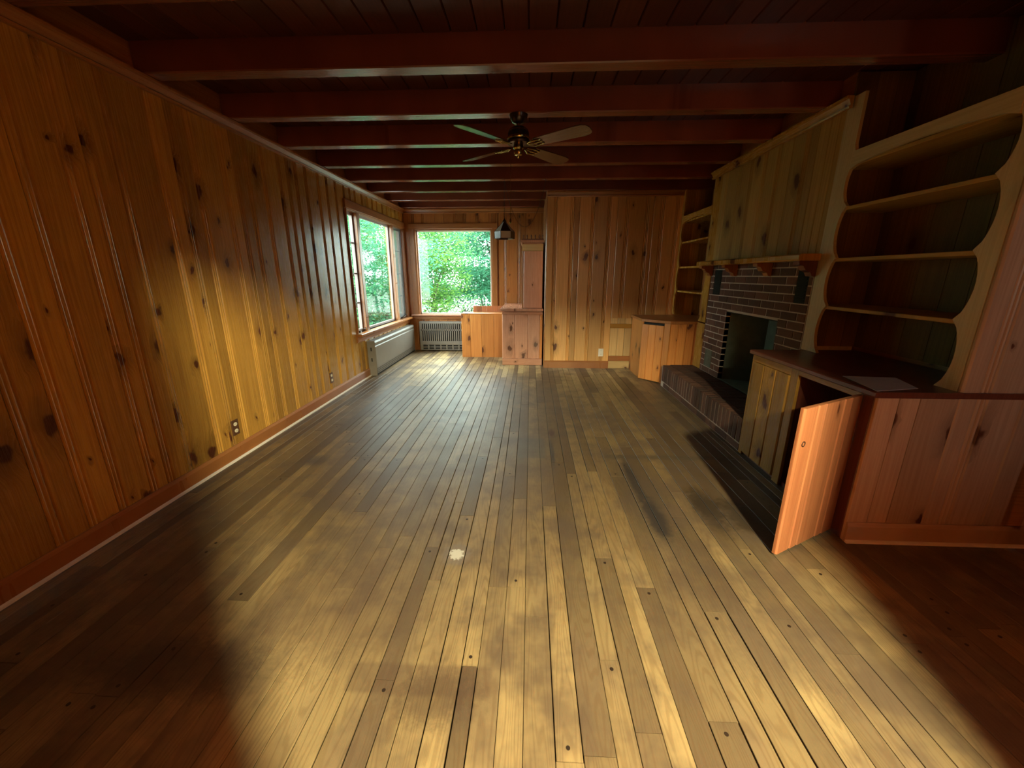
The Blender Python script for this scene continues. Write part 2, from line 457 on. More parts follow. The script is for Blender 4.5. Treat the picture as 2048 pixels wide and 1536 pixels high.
# ------------------------------------------------------------------ geometry helpers
class MB:
    def __init__(s):
        s.v = []; s.f = []; s.gc = []; s.tn = []; s.mi = []; s.cur = 0

    def prism(s, prof, O, U, Nn, A, L, tone=0.0, off=None, L0=0.0):
        """extrude closed 2D profile [(u,n)] (counter-clockwise for U x N = A) from O along A"""
        O, U, Nn, A = Vector(O), Vector(U), Vector(Nn), Vector(A)
        if off is None:
            off = (random.random() * 30, random.random() * 30)
        k = len(s.v); n = len(prof)
        for l in (L0, L):
            for (pu, pn) in prof:
                s.v.append(O + U * pu + Nn * pn + A * l)
                s.gc.append((pu + off[0], l + off[1], pn))
                s.tn.append(tone)
        flip = U.cross(Nn).dot(A) < 0
        fs = [(k + i, k + (i + 1) % n, k + n + (i + 1) % n, k + n + i) for i in range(n)]
        fs.append(tuple(k + n + i for i in range(n)))
        fs.append(tuple(k + n - 1 - i for i in range(n)))
        if flip:
            fs = [tuple(reversed(q)) for q in fs]
        s.f += fs
        s.mi += [s.cur] * len(fs)
        return s

    def box(s, x0, x1, y0, y1, z0, z1, along=None, tone=0.0, ch=0.0, off=None):
        d = (x1 - x0, y1 - y0, z1 - z0)
        if along is None:
            along = max(range(3), key=lambda i: d[i])
        ax = [Vector((1, 0, 0)), Vector((0, 1, 0)), Vector((0, 0, 1))]
        a = along; b_, c_ = (a + 1) % 3, (a + 2) % 3
        # widest of the two other axes is 'across'
        if d[b_] >= d[c_]:
            U, Nn, du, dn = ax[b_], ax[c_], d[b_], d[c_]
        else:
            U, Nn, du, dn = ax[c_], ax[b_], d[c_], d[b_]
        if ch:
            pr = [(ch, 0), (du - ch, 0), (du, ch), (du, dn - ch), (du - ch, dn), (ch, dn), (0, dn - ch), (0, ch)]
        else:
            pr = [(0, 0), (du, 0), (du, dn), (0, dn)]
        return s.prism(pr, (x0, y0, z0), U, Nn, ax[a], d[a], tone, off)

    def tube(s, p, q, r, n=8, r2=None, tone=0.0):
        p, q = Vector(p), Vector(q)
        A = (q - p); L = A.length
        if L < 1e-6:
            return s
        A.normalize()
        U = A.orthogonal().normalized(); W = A.cross(U)
        r2 = r if r2 is None else r2
        k = len(s.v)
        for (l, rr) in ((0, r), (L, r2)):
            for i in range(n):
                a = 2 * PI * i / n
                s.v.append(p + A * l + U * rr * math.cos(a) + W * rr * math.sin(a))
                s.gc.append((a * rr, l, 0)); s.tn.append(tone)
        fs = [(k + i, k + (i + 1) % n, k + n + (i + 1) % n, k + n + i) for i in range(n)]
        fs.append(tuple(k + n + i for i in range(n)))
        fs.append(tuple(k + n - 1 - i for i in range(n)))
        s.f += fs; s.mi += [s.cur] * len(fs)
        return s

    def lathe(s, prof, c, n=24):
        """prof [(r,z)] from bottom to top, about the vertical through c"""
        c = Vector(c); k = len(s.v); m_ = len(prof)
        for (r, z) in prof:
            for i in range(n):
                a = 2 * PI * i / n
                s.v.append(c + Vector((r * math.cos(a), r * math.sin(a), z)))
                s.gc.append((a * r, z, 0)); s.tn.append(0)
        fs = []
        for j in range(m_ - 1):
            for i in range(n):
                i2 = (i + 1) % n
                fs.append((k + j * n + i, k + j * n + i2, k + (j + 1) * n + i2, k + (j + 1) * n + i))
        fs.append(tuple(k + n - 1 - i for i in range(n)))
        fs.append(tuple(k + (m_ - 1) * n + i for i in range(n)))
        s.f += fs; s.mi += [s.cur] * len(fs)
        return s

    def build(s, name, mat, parent=None, smooth=False, rel=True):
        me = bpy.data.meshes.new(name)
        origin = Vector((0, 0, 0))
        if parent is None and rel and s.v:
            xs = [v[0] for v in s.v]; ys = [v[1] for v in s.v]; zs = [v[2] for v in s.v]
            origin = Vector(((min(xs) + max(xs)) / 2, (min(ys) + max(ys)) / 2, min(zs)))
        base = origin
        if parent is not None:
            base = wloc(parent)
        me.from_pydata([tuple(v - base) for v in s.v], [], s.f)
        a = me.attributes.new('gc', 'FLOAT_VECTOR', 'POINT')
        a.data.foreach_set('vector', [c for g in s.gc for c in g])
        a = me.attributes.new('tone', 'FLOAT', 'POINT')
        a.data.foreach_set('value', s.tn)
        mats = mat if isinstance(mat, (list, tuple)) else [mat]
        for q in mats:
            me.materials.append(M[q])
        if len(mats) > 1:
            me.polygons.foreach_set('material_index', s.mi)
        if smooth:
            me.polygons.foreach_set('use_smooth', [True] * len(me.polygons))
            try:
                me.set_sharp_from_angle(angle=math.radians(40))
            except Exception:
                pass
        me.update()
        o = bpy.data.objects.new(name, me)
        COL.objects.link(o)
        if parent is not None:
            o.parent = parent
        else:
            o.location = origin
        return o


def wloc(o):
    v = Vector(o.location)
    while o.parent is not None:
        o = o.parent
        v += o.location
    return v


def tag(o, label=None, cat=None, group=None, kind=None):
    if label: o['label'] = label
    if cat: o['category'] = cat
    if group: o['group'] = group
    if kind: o['kind'] = kind
    return o


def thing(name, loc, label, cat, group=None):
    o = bpy.data.objects.new(name, None)
    COL.objects.link(o)
    o.location = loc
    o.empty_display_size = 0.1
    return tag(o, label, cat, group)


def rt():
    return random.uniform(-1, 1)


X3, Y3, Z3 = Vector((1, 0, 0)), Vector((0, 1, 0)), Vector((0, 0, 1))


def board_profile(wd, th, moulded):
    g = 0.0006
    p = [(g, 0), (wd - g, 0), (wd - g, th - 0.007), (wd - 0.004, th - 0.002)]
    if moulded and wd > 0.11:
        p += [(wd - 0.009, th), (wd - 0.014, th - 0.002), (wd - 0.018, th - 0.009), (wd - 0.024, th - 0.003), (wd - 0.028, th - 0.001),
              (wd - 0.034, th - 0.003), (wd - 0.039, th - 0.009), (wd - 0.044, th - 0.002), (wd - 0.049, th)]
    p += [(0.008, th), (0.003, th - 0.005), (g, th - 0.008)]
    return p


def wall_boards(parent, O, U, Nn, joints, z0, z1, holes=(), mat='pine', th=0.018, moulded=True, name='board', tones=None, mirror=False):
    """vertical boards over a wall; O is the point at across 0 and z 0; joints are distances along U"""
    for i in range(len(joints) - 1):
        a, b = joints[i], joints[i + 1]
        spans = [(z0, z1)]
        for (h0, h1, hz0, hz1) in holes:
            if h0 < b - 0.004 and h1 > a + 0.004:
                ns = []
                for (s0, s1) in spans:
                    if hz0 > s0: ns.append((s0, min(hz0, s1)))
                    if hz1 < s1: ns.append((max(hz1, s0), s1))
                spans = ns
        pr = board_profile(b - a, th, moulded and random.random() < 0.92)
        if mirror:
            pr = [((b - a) - q[0], q[1]) for q in reversed(pr)]
        tn = rt() if tones is None else tones
        off = (random.random() * 30, random.random() * 30)
        for (s0, s1) in spans:
            if s1 - s0 < 0.02:
                continue
            MB().prism(pr, Vector(O) + Vector(U) * a, U, Nn, Z3, s1, tn, off, L0=s0).build(name, mat, parent)


def rand_joints(a, b, lo, hi, snaps=()):
    j = [a]
    while j[-1] < b - lo:
        j.append(j[-1] + random.uniform(lo, hi))
    if b - j[-1] < 0.05:
        j[-1] = b
    else:
        j.append(b)
    for s in snaps:      # keep an opening's edges on a joint
        k = min(range(1, len(j) - 1), key=lambda q: abs(j[q] - s))
        j[k] = s
    return sorted(set(j))


# ------------------------------------------------------------------ main dimensions
WL = -2.22        # face of the left wall
YN = 7.25         # face of the end wall with the picture window
YL = 5.86         # face of the paneled wall right of the nook
XN = 0.215        # corner where that wall starts
XF = 1.66         # front of cabinets and hearth
XK = 2.03         # face of chimney breast and bookcases
YE = 1.877        # end wall that faces the camera on the right
HB = 2.44         # underside of the beams
HC = 2.60         # ceiling boards
YB = -0.36        # wall behind the camera
XR = 3.30         # right wall, outside the frame
W1 = (-2.03, -0.685, 0.66, 2.11)          # picture window opening x0,x1,z0,z1
W2 = (4.99, 7.19, 0.62, 2.12)             # left window opening y0,y1,z0,z1

# ------------------------------------------------------------------ floor
fl = MB().box(-2.40, XR + 0.1, YB - 2.4, YN + 0.15, -0.12, -0.0125).build('floor', 'gap')
tag(fl, kind='structure')
fp = Vector(fl.location)


def view_size(x, y, dx, dy):
    d = max(0.6, math.hypot(x, y - 0.2))
    return dx * dy / d ** 2 if y > 0.2 else 0


planks = []
x = -2.24
row = 0
widths = [0.057, 0.083, 0.070, 0.057, 0.095, 0.083]
while x < XR:
    wd = random.choice(widths)
    y = YB - random.uniform(0, 1.2)
    yend = YN + 0.02 if x < XN else (YL + 0.02 if x < 2.0 else YE + 0.02)
    row_tone = rt() * 0.25  # random tone shared by the planks of one row
    while y < yend:
        L = random.choice((0.75, 1.1, 1.5, 1.9, 2.3)) * random.uniform(0.85, 1.15)
        y2 = min(y + L, yend)
        if y2 < yend and yend - y2 < 0.25:
            y2 = yend
        if y2 > 0.0:
            planks.append((x, x + wd, y, y2, max(-1, min(1, rt() * 0.85 + row_tone))))
        else:
            planks.append((x, x + wd, y, y2, 0))
        y = y2
    x += wd


def plank_into(mb, p):
    x0, x1, y0, y1, tn = p
    g = random.choice((0.0006, 0.0009, 0.0012, 0.0018, 0.0028))
    lift = random.uniform(-0.0012, 0.0)
    ch = 0.0012
    wd = x1 - x0 - 2 * g
    pr = [(0, 0), (wd, 0), (wd, 0.012 - ch), (wd - ch, 0.012), (ch, 0.012), (0, 0.012 - ch)]
    # laid along +Y: U = X, N = Z gives A = -Y, so the helper flips as needed
    return mb.prism(pr, (x0 + g, y0 + 0.001, -0.012 + lift), X3, Z3, Y3, y1 - y0 - 0.002, tn)


planks.sort(key=lambda p: -sum(view_size((p[0] + p[1]) / 2, p[2] + (p[3] - p[2]) * (k + 0.5) / 6, p[1] - p[0], (p[3] - p[2]) / 6) for k in range(6)))
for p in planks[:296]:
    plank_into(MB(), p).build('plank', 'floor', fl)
mb = MB()
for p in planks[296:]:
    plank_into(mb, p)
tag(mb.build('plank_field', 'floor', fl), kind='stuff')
mb = MB()
for p in planks:
    if p[3] < 3.6 and p[3] > 0.3:
        for (yy) in (p[3] - 0.035, p[2] + 0.035):
            if yy > 0.3 and random.random() < 0.55:
                cx = (p[0] + p[1]) / 2 + random.uniform(-0.01, 0.01)
                mb.tube((cx, yy, -0.003), (cx, yy, 0.0006), 0.0065, 10)
# iron nail heads also count: all the plugs of the floor are one part
tag(mb.build('wood_plug', 'plug', fl), kind='stuff')

# ------------------------------------------------------------------ left wall and its boards
T = 0.10
mb = MB()
mb.box(WL - 0.018 - T, WL - 0.018, YB - 0.1, W2[0], 0, 2.75)
mb.box(WL - 0.018 - T, WL - 0.018, W2[1], YN + 0.12, 0, 2.75)
mb.box(WL - 0.018 - T, WL - 0.018, W2[0], W2[1], 0, W2[2])
mb.box(WL - 0.018 - T, WL - 0.018, W2[0], W2[1], W2[3], 2.75)
wl = tag(mb.build('wall_left', 'pine_dark'), kind='structure')
measured = [1.65, 1.80, 1.99, 2.10, 2.25, 2.51, 2.64, 2.78, 3.04, 3.17, 3.30, 3.50, 3.73, 3.86, 3.99, 4.16, 4.40, 4.58, 4.78, W2[0]]
jl = rand_joints(YB, 1.65, 0.15, 0.26)[:-1] + measured + rand_joints(W2[0], W2[1], 0.14, 0.22)[1:] + [YN]
# U = +Y, N = +X ; the moulded edge sits on the near side
wall_boards(wl, (WL - 0.018, 0, 0), Y3, X3, jl, 0.0, HB, holes=[W2], mat='pine', mirror=True)


def straight(name, mat, x0, x1, y0, y1, z0, z1, kind='structure', parent=None, ch=0.004, along=None):
    o = MB().box(x0, x1, y0, y1, z0, z1, ch=ch, along=along).build(name, mat, parent)
    if kind and parent is None:
        tag(o, kind=kind)
    return o


# crown along the left wall: a small cove moulding
cr = [(0, 0), (0.022, 0), (0.026, 0.012), (0.014, 0.020), (0.030, 0.052), (0.044, 0.058), (0.044, 0.070), (0, 0.070)]
mb = MB().prism(cr, (WL, YB, HB - 0.072), X3, Z3, Y3, YN - YB)
tag(mb.build('trim_1', 'trim'), kind='structure')
mb = MB().prism(cr, (WL, YN, HB - 0.072), -Y3, Z3, X3, XN - WL)
tag(mb.build('trim_2', 'trim'), kind='structure')
mb = MB().prism(cr, (XN, YL, HB - 0.072), -Y3, Z3, X3, XK - XN)
tag(mb.build('trim_3', 'trim'), kind='structure')
mb = MB().prism(cr, (XK - 0.012, 2.97, HB - 0.072), -X3, Z3, Y3, 1.96)
tag(mb.build('trim_4', 'pine'), kind='structure')


def baseboard(name, O, U, Nn, L, h=0.11, mat='trim', strip=True):
    pr = [(0, 0), (0.016, 0), (0.016, h - 0.02), (0.006, h), (0, h)]
    b = MB().prism(pr, O, Nn, Z3, U, L).build(name, mat)
    tag(b, kind='structure')
    if strip:
        p2 = [(0.016, 0), (0.030, 0), (0.028, 0.010), (0.020, 0.014), (0.016, 0.014)]
        MB().prism(p2, O, Nn, Z3, U, L).build('shoe_strip', 'shoe', b)
    return b


baseboard('baseboard_left', (WL, YB, 0), Y3, X3, 5.24 - YB)
baseboard('baseboard_back', (XN, YL, 0), X3, -Y3, 1.17 - XN, strip=False)
baseboard('baseboard_end', (XF, YE, 0), X3, -Y3, XR - XF, mat='pine_end')
baseboard('baseboard_nook', (WL, YN, 0), X3, -Y3, 0.2, strip=False)

# ------------------------------------------------------------------ end wall of the nook (picture window)
mb = MB()
yb0, yb1 = YN + 0.018, YN + 0.018 + T
mb.box(WL - 0.118, W1[0], yb0, yb1, 0, 2.75)
mb.box(W1[1], XN + 0.12, yb0, yb1, 0, 2.75)
mb.box(W1[0], W1[1], yb0, yb1, 0, W1[2])
mb.box(W1[0], W1[1], yb0, yb1, W1[3], 2.75)
wn = tag(mb.build('wall_far', 'pine_dark'), kind='structure')
jn = [0, W1[0] - WL] + [W1[0] - WL + q for q in (0.17, 0.36, 0.52, 0.73, 0.90, 1.12)] + [W1[1] - WL]
jn += [-0.563 - WL, -0.429 - WL, -0.19 - WL, -0.128 - WL + 0.04, XN - WL]
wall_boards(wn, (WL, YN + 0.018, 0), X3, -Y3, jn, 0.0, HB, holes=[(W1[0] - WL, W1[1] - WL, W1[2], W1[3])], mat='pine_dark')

# ------------------------------------------------------------------ paneled wall right of the nook
mb = MB().box(XN, 2.62, YL + 0.018, YL + 0.10, 0, 2.75)
mb.box(XN, XN + 0.10, YL + 0.10, YN + 0.12, 0, 2.75)
wb = tag(mb.build('wall_back', 'pine_dark'), kind='structure')
jb = [0.0, 0.135, 0.365, 0.445, 0.645, 0.865, 0.955, 1.105, 1.375, 1.435, 1.575, 1.775, 1.845]
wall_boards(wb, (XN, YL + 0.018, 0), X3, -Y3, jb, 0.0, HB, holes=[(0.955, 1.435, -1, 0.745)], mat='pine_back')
# the corner post of this wall and the boards on its side towards the nook
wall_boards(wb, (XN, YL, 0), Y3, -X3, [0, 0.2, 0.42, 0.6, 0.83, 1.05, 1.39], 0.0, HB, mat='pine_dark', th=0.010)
# paler boards low on the wall beside the far cabinet: cap board, rail, short boards, base
px0, px1 = 1.17, 1.65
u = px0
for k, wd in enumerate((0.11, 0.10, 0.13, 0.14)):
    MB().prism(board_profile(wd, 0.016, False), (u, YL + 0.018, 0), X3, -Y3, Z3, 0.745, (0.9, -0.2, 0.6, -0.5)[k], L0=0.665).build('pale_board', 'pine_pale', wb)
    MB().prism(board_profile(wd, 0.016, False), (u, YL + 0.018, 0), X3, -Y3, Z3, 0.60, (0.8, 0.7, -0.6, 0.2)[k], L0=0.19).build('pale_board', 'pine_pale', wb)
    u += wd
MB().box(px0, px1, YL, YL + 0.016, 0.602, 0.663, ch=0.003).build('rail', 'pine', wb)
MB().box(px0, px1, YL - 0.004, YL + 0.016, 0.112, 0.188, ch=0.003).build('rail', 'trim', wb)
MB().box(px0, px1, YL - 0.010, YL + 0.016, 0.0, 0.110, ch=0.003, tone=-0.6).build('base_rail', 'pine_pale', wb)

# ------------------------------------------------------------------ end wall facing the camera, right
mb = MB().box(XK + 0.02, XR + 0.1, YE + 0.018, YE + 0.08, 0, 2.75)
we = tag(mb.build('wall_right_end', 'pine_dark'), kind='structure')
je = [0, 0.125, 0.29, 0.47, 0.70, 0.88, 1.10, XR - XK]
wall_boards(we, (XK, YE + 0.018, 0), X3, -Y3, je, 0.0, HB, mat='pine_end')

# ------------------------------------------------------------------ right-hand wall behind the chimney breast
mb = MB().box(2.42, 2.52, YE, YL + 0.1, 0, 2.75)
wr = tag(mb.build('wall_right', 'pine_dark'), kind='structure')
# chimney breast above the mantel, boards of uneven width
breast = MB().box(2.06, 2.41, 3.04, 4.73, 1.5, 2.60).build('chimney_core', 'pine_dark', wr)
jo = [0, 0.06, 0.11, 0.19, 0.30, 0.39, 0.59, 0.74, 0.94, 1.16, 1.38, 1.64, 1.88, 1.96]
wall_boards(wr, (XK + 0.018, 2.97, 0), Y3, -X3, jo, 1.495, HB, mat='pine_shade', mirror=True)

# ------------------------------------------------------------------ walls that close the room behind the camera
mb = MB()
D0, D1, DH = 0.30, 1.10, 2.03
mb.box(WL - 0.118, D0, YB - 0.10, YB, 0, 2.75)
V0, V1, VZ0, VZ1 = 2.38, 2.72, 1.28, 1.62  # opening added to let fill light onto the right side
mb.box(D1, V0, YB - 0.10, YB, 0, 2.75)
mb.box(V1, XR + 0.1, YB - 0.10, YB, 0, 2.75)
mb.box(V0, V1, YB - 0.10, YB, 0, VZ0)
mb.box(V0, V1, YB - 0.10, YB, VZ1, 2.75)
mb.box(D0, D1, YB - 0.10, YB, DH, 2.75)
tag(mb.build('wall_behind', 'pine_dark'), kind='structure')
tag(MB().box(XR, XR + 0.1, YB, YE + 0.02, 0, 2.75).build('wall_side', 'pine_dark'), kind='structure')
mb = MB()
mb.box(-0.9, -0.8, YB - 2.3, YB - 0.1, 0, 2.75)
mb.box(1.7, 1.8, YB - 2.3, YB - 0.1, 0, 2.75)
mb.box(-0.9, 1.8, YB - 2.4, YB - 2.3, 0, 2.75)
tag(mb.build('wall_hall', 'pine_dark'), kind='structure')

# ------------------------------------------------------------------ ceiling: boards above, beams across
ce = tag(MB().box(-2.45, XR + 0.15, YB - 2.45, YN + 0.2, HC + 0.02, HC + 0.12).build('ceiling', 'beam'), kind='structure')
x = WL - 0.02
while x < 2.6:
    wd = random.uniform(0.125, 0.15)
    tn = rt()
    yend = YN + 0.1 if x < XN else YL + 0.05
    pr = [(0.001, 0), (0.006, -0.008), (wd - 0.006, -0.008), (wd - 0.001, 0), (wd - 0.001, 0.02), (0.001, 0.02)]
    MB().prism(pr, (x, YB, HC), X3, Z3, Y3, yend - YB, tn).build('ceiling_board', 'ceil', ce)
    x += wd
for k in range(-4, 8):
    yc = 3.21 + (k - 1) * 0.658
    if yc < YB:
        continue
    x1 = 2.42 if yc < YL else XN
    x1 = XR if yc < YE else x1
    pr = [(0.006, 0), (0.094, 0), (0.10, 0.006), (0.10, 0.16), (0, 0.16), (0, 0.006)]
    MB().prism(pr, (WL - 0.01, yc - 0.05, HB), Y3, Z3, X3, x1 - WL + 0.01, rt()).build('ceiling_beam', 'beam', ce)


# ------------------------------------------------------------------ windows
def casing(parent, name, mat, O, U, Nn, A, L, wd, th=0.02):
    pr = [(0, 0), (wd, 0), (wd, th * 0.7), (wd - 0.012, th), (0.014, th), (0.008, th * 0.6), (0, th * 0.6)]
    return MB().prism(pr, O, U, Nn, A, L, rt() * 0.5).build(name, mat, parent)


win1 = thing('window_1', (-1.355, YN, W1[2]), None, None)
tag(win1, kind='structure')
x0, x1, z0, z1 = W1
casing(win1, 'casing', 'trim', (x0 - 0.10, YN, z0 - 0.02), X3, -Y3, Z3, z1 - z0 + 0.12, 0.10)
casing(win1, 'casing', 'trim', (x1, YN, z0 - 0.02), X3, -Y3, Z3, z1 - z0 + 0.12, 0.10)
casing(win1, 'casing', 'trim', (x0 - 0.10, YN - 0.003, z1), Z3, -Y3, X3, x1 - x0 + 0.20, 0.10)
casing(win1, 'apron', 'trim', (x0 - 0.10, YN - 0.001, z0 - 0.095), Z3, -Y3, X3, x1 - x0 + 0.2, 0.065)
MB().box(x0 - 0.13, x1 + 0.13, YN - 0.055, YN + 0.10, z0 - 0.03, z0, ch=0.006).build('sill', 'pine_pink', win1)
for (a, b_, c_, d_) in ((x0, x0 + 0.012, z0, z1), (x1 - 0.012, x1, z0, z1), (x0, x1, z1 - 0.012, z1)):
    MB().box(a, b_, YN, YN + 0.11, c_, d_).build('jamb', 'trim', win1)
sash = MB()
for (a, b_, c_, d_) in ((x0 + 0.012, x0 + 0.035, z0, z1 - 0.012), (x1 - 0.035, x1 - 0.012, z0, z1 - 0.012), (x0 + 0.012, x1 - 0.012, z0, z0 + 0.022), (x0 + 0.012, x1 - 0.012, z1 - 0.03, z1 - 0.012)):
    sash.box(a, b_, YN + 0.055, YN + 0.085, c_, d_)
sash.build('sash', 'shoe', win1)
MB().box(x0 + 0.03, x1 - 0.03, YN + 0.068, YN + 0.072, z0 + 0.02, z1 - 0.02).build('pane', 'glass', win1)

y0, y1, z0, z1 = W2
win2 = thing('window_2', (WL, 6.09, z0), None, None)
tag(win2, kind='structure')
# casing and head
casing(win2, 'casing', 'trim', (WL, y0 - 0.02, z0 - 0.02), Y3, X3, Z3, z1 - z0 + 0.10, -0.06 if False else 0.035)
casing(win2, 'casing', 'trim', (WL, y1 - 0.01, z0 - 0.02), Y3, X3, Z3, z1 - z0 + 0.10, 0.05)
casing(win2, 'casing', 'trim', (WL, y0 - 0.03, z1 - 0.005), Z3, X3, Y3, y1 - y0 + 0.07, 0.105, 0.026)
MB().box(WL - 0.10, WL + 0.085, y0 - 0.06, YN - 0.012, z0 - 0.035, z0, ch=0.006).build('sill', 'trim', win2)
casing(win2, 'apron', 'trim', (WL, y0 - 0.04, z0 - 0.115), Z3, X3, Y3, y1 - y0 + 0.08, 0.08)
for (a, b_) in ((5.30, 5.385), (6.60, 6.70)):
    MB().box(WL - 0.10, WL + 0.006, a, b_, z0, z1, ch=0.005).build('mullion', 'trim', win2)
for (a, b_) in ((y0, y0 + 0.012), (y1 - 0.012, y1)):
    MB().box(WL - 0.11, WL, a, b_, z0, z1).build('jamb', 'trim', win2)
MB().box(WL - 0.11, WL, y0, y1, z1 - 0.012, z1).build('jamb', 'trim', win2)


def ring(mb, xa, xb, ya, yb_, za, zb, wy, wz):
    mb.box(xa, xb, ya, ya + wy, za, zb)
    mb.box(xa, xb, yb_ - wy, yb_, za, zb)
    mb.box(xa, xb, ya + wy, yb_ - wy, za, za + wz)
    mb.box(xa, xb, ya + wy, yb_ - wy, zb - wz, zb)
    return mb


# picture light in the middle
ring(MB(), WL - 0.075, WL - 0.045, 5.385, 6.60, z0, z1 - 0.012, 0.028, 0.03).build('sash', 'winframe', win2)
MB().box(WL - 0.062, WL - 0.058, 5.41, 6.575, z0 + 0.025, z1 - 0.04).build('pane', 'glass', win2)
# near casement: sash with three muntins, crank on the sill
ring(MB(), WL - 0.085, WL - 0.045, y0 + 0.012, 5.30, z0, z1 - 0.012, 0.03, 0.035).build('sash', 'winframe', win2)
MB().box(WL - 0.068, WL - 0.064, y0 + 0.04, 5.27, z0 + 0.03, z1 - 0.045).build('pane', 'glass', win2)
for k in range(1, 4):
    zz = z0 + (z1 - z0) * k / 4
    MB().box(WL - 0.080, WL - 0.050, y0 + 0.04, 5.27, zz - 0.008, zz + 0.008).build('muntin', 'lead', win2)
# far casement: same, with its grey insect screen
ring(MB(), WL - 0.085, WL - 0.055, 6.70, y1 - 0.012, z0, z1 - 0.012, 0.03, 0.035).build('sash', 'winframe', win2)
MB().box(WL - 0.078, WL - 0.074, 6.73, y1 - 0.04, z0 + 0.03, z1 - 0.045).build('pane', 'glass', win2)
for k in range(1, 4):
    zz = z0 + (z1 - z0) * k / 4
    MB().box(WL - 0.084, WL - 0.068, 6.73, y1 - 0.04, zz - 0.008, zz + 0.008).build('muntin', 'lead', win2)
ring(MB(), WL - 0.050, WL - 0.036, 6.70, y1 - 0.012, z0, z1 - 0.012, 0.018, 0.018).build('screen_frame', 'grey', win2)
MB().box(WL - 0.044, WL - 0.042, 6.715, y1 - 0.03, z0 + 0.015, z1 - 0.03).build('insect_screen', 'screen', win2)
for yy in (5.12, 6.90):
    c = MB()
    c.box(WL - 0.035, WL - 0.005, yy - 0.02, yy + 0.02, z0, z0 + 0.022)
    c.tube((WL - 0.02, yy, z0 + 0.02), (WL + 0.02, yy + 0.03, z0 + 0.045), 0.005)
    c.tube((WL + 0.02, yy + 0.03, z0 + 0.045), (WL + 0.03, yy + 0.075, z0 + 0.035), 0.005)
    c.tube((WL + 0.03, yy + 0.075, z0 + 0.035), (WL + 0.03, yy + 0.075, z0 + 0.06), 0.007)
    c.build('crank_handle', 'bronze', win2)

win_fill = thing('window_fill', (2.55, YB, 1.25), None, None)  # added window, out of view, brightens the right side of the room
tag(win_fill, kind='structure')
sm = MB()
for (a, b_, c_, d_) in ((V0, V0 + 0.03, VZ0, VZ1), (V1 - 0.03, V1, VZ0, VZ1), (V0 + 0.03, V1 - 0.03, VZ0, VZ0 + 0.03), (V0 + 0.03, V1 - 0.03, VZ1 - 0.03, VZ1)):
    sm.box(a, b_, YB - 0.08, YB - 0.05, c_, d_)
sm.build('sash', 'winframe', win_fill)
MB().box(V0 + 0.025, V1 - 0.025, YB - 0.067, YB - 0.063, VZ0 + 0.025, VZ1 - 0.025).build('pane', 'glass', win_fill)

# ------------------------------------------------------------------ convectors
# under the left window: plain front, sloped top lip, grille along the foot
rad = thing('convector_cover', (WL + 0.06, 6.2, 0), 'long cream grey metal convector cover under the left window', 'radiator', 'convector covers')
xa, xb, ya, yb_ = WL + 0.001, WL + 0.115, 5.25, YN - 0.145
pr = [(0, 0.03), (0.002, 0.03), (0.1139, 0.45), (0.095, 0.482), (0, 0.482)]
body = MB()
body.prism([(0, 0.03), (0.108, 0.03), (0.108, 0.115), (0.114, 0.12), (0.114, 0.405), (0.106, 0.415), (0.106, 0.432), (0.114, 0.440), (0.114, 0.46), (0.098, 0.482), (0, 0.482)],
           (xa, ya, 0), X3, Z3, Y3, yb_ - ya)
body.build('cover', 'grey', rad)
MB().box(xa, xb - 0.004, ya - 0.006, ya, 0.0, 0.484, ch=0.002, along=2).build('end_panel', 'grey', rad)
MB().box(xa, xb - 0.004, yb_, yb_ + 0.006, 0.0, 0.484, ch=0.002, along=2).build('end_panel', 'grey', rad)
for zz in (0.345, 0.20):
    MB().box(xa + 0.045, xa + 0.06, ya - 0.0075, ya - 0.0055, zz, zz + 0.05).build('slot', 'black', rad)
MB().box(xa + 0.02, xb - 0.012, ya, yb_, 0.005, 0.03).build('kick_base', 'black', rad)
MB().box(xb - 0.0055, xb - 0.0045, ya + 0.01, yb_ - 0.01, 0.035, 0.108).build('grille_back', 'black', rad)
g = MB()
yy = ya + 0.012
while yy < yb_ - 0.012:
    g.box(xb - 0.0045, xb - 0.001, yy, yy + 0.006, 0.035, 0.108)
    yy += 0.026
for zz in (0.033, 0.058, 0.083, 0.106):
    g.box(xb - 0.0045, xb - 0.0005, ya + 0.01, yb_ - 0.01, zz, zz + 0.005)
tag(g.build('grille', 'grey', rad), kind='stuff')

# under the picture window: two rows of upright slots and a louvred foot
rad2 = thing('convector_cover', (-1.2, YN - 0.06, 0), 'cream grey slotted metal convector cover under the picture window', 'radiator', 'convector covers')
xa, xb = -2.01, -0.50
yf = YN - 0.13
MB().box(xa, xb, yf + 0.012, YN, 0.02, 0.50).build('inner_box', 'black', rad2)
fr = MB()
fr.box(xa, xb, yf - 0.002, YN, 0.50, 0.535, ch=0.005)
fr.box(xa, xa + 0.03, yf, yf + 0.012, 0.02, 0.50)
fr.box(xb - 0.03, xb, yf, yf + 0.012, 0.02, 0.50)
fr.box(xa + 0.03, xb - 0.03, yf, yf + 0.012, 0.375, 0.40)
fr.box(xa + 0.03, xb - 0.03, yf - 0.006, yf + 0.012, 0.118, 0.185, ch=0.003)
fr.box(xa + 0.03, xb - 0.03, yf, yf + 0.012, 0.02, 0.034)
fr.build('frame', 'grey', rad2)
g = MB()
xx = xa + 0.03
while xx < xb - 0.03:
    g.box(xx, xx + 0.018, yf, yf + 0.010, 0.185, 0.50)
    xx += 0.0375
tag(g.build('grille_bar', 'grey', rad2), kind='stuff')
g = MB()
xx = xa + 0.03
while xx < xb - 0.05:
    g.box(xx, xx + 0.022, yf - 0.002, yf + 0.010, 0.034, 0.118)
    xx += 0.112
for zz in (0.055, 0.083):
    g.box(xa + 0.03, xb - 0.03, yf + 0.002, yf + 0.010, zz, zz + 0.008)
tag(g.build('foot_louvre', 'grey', rad2), kind='stuff')


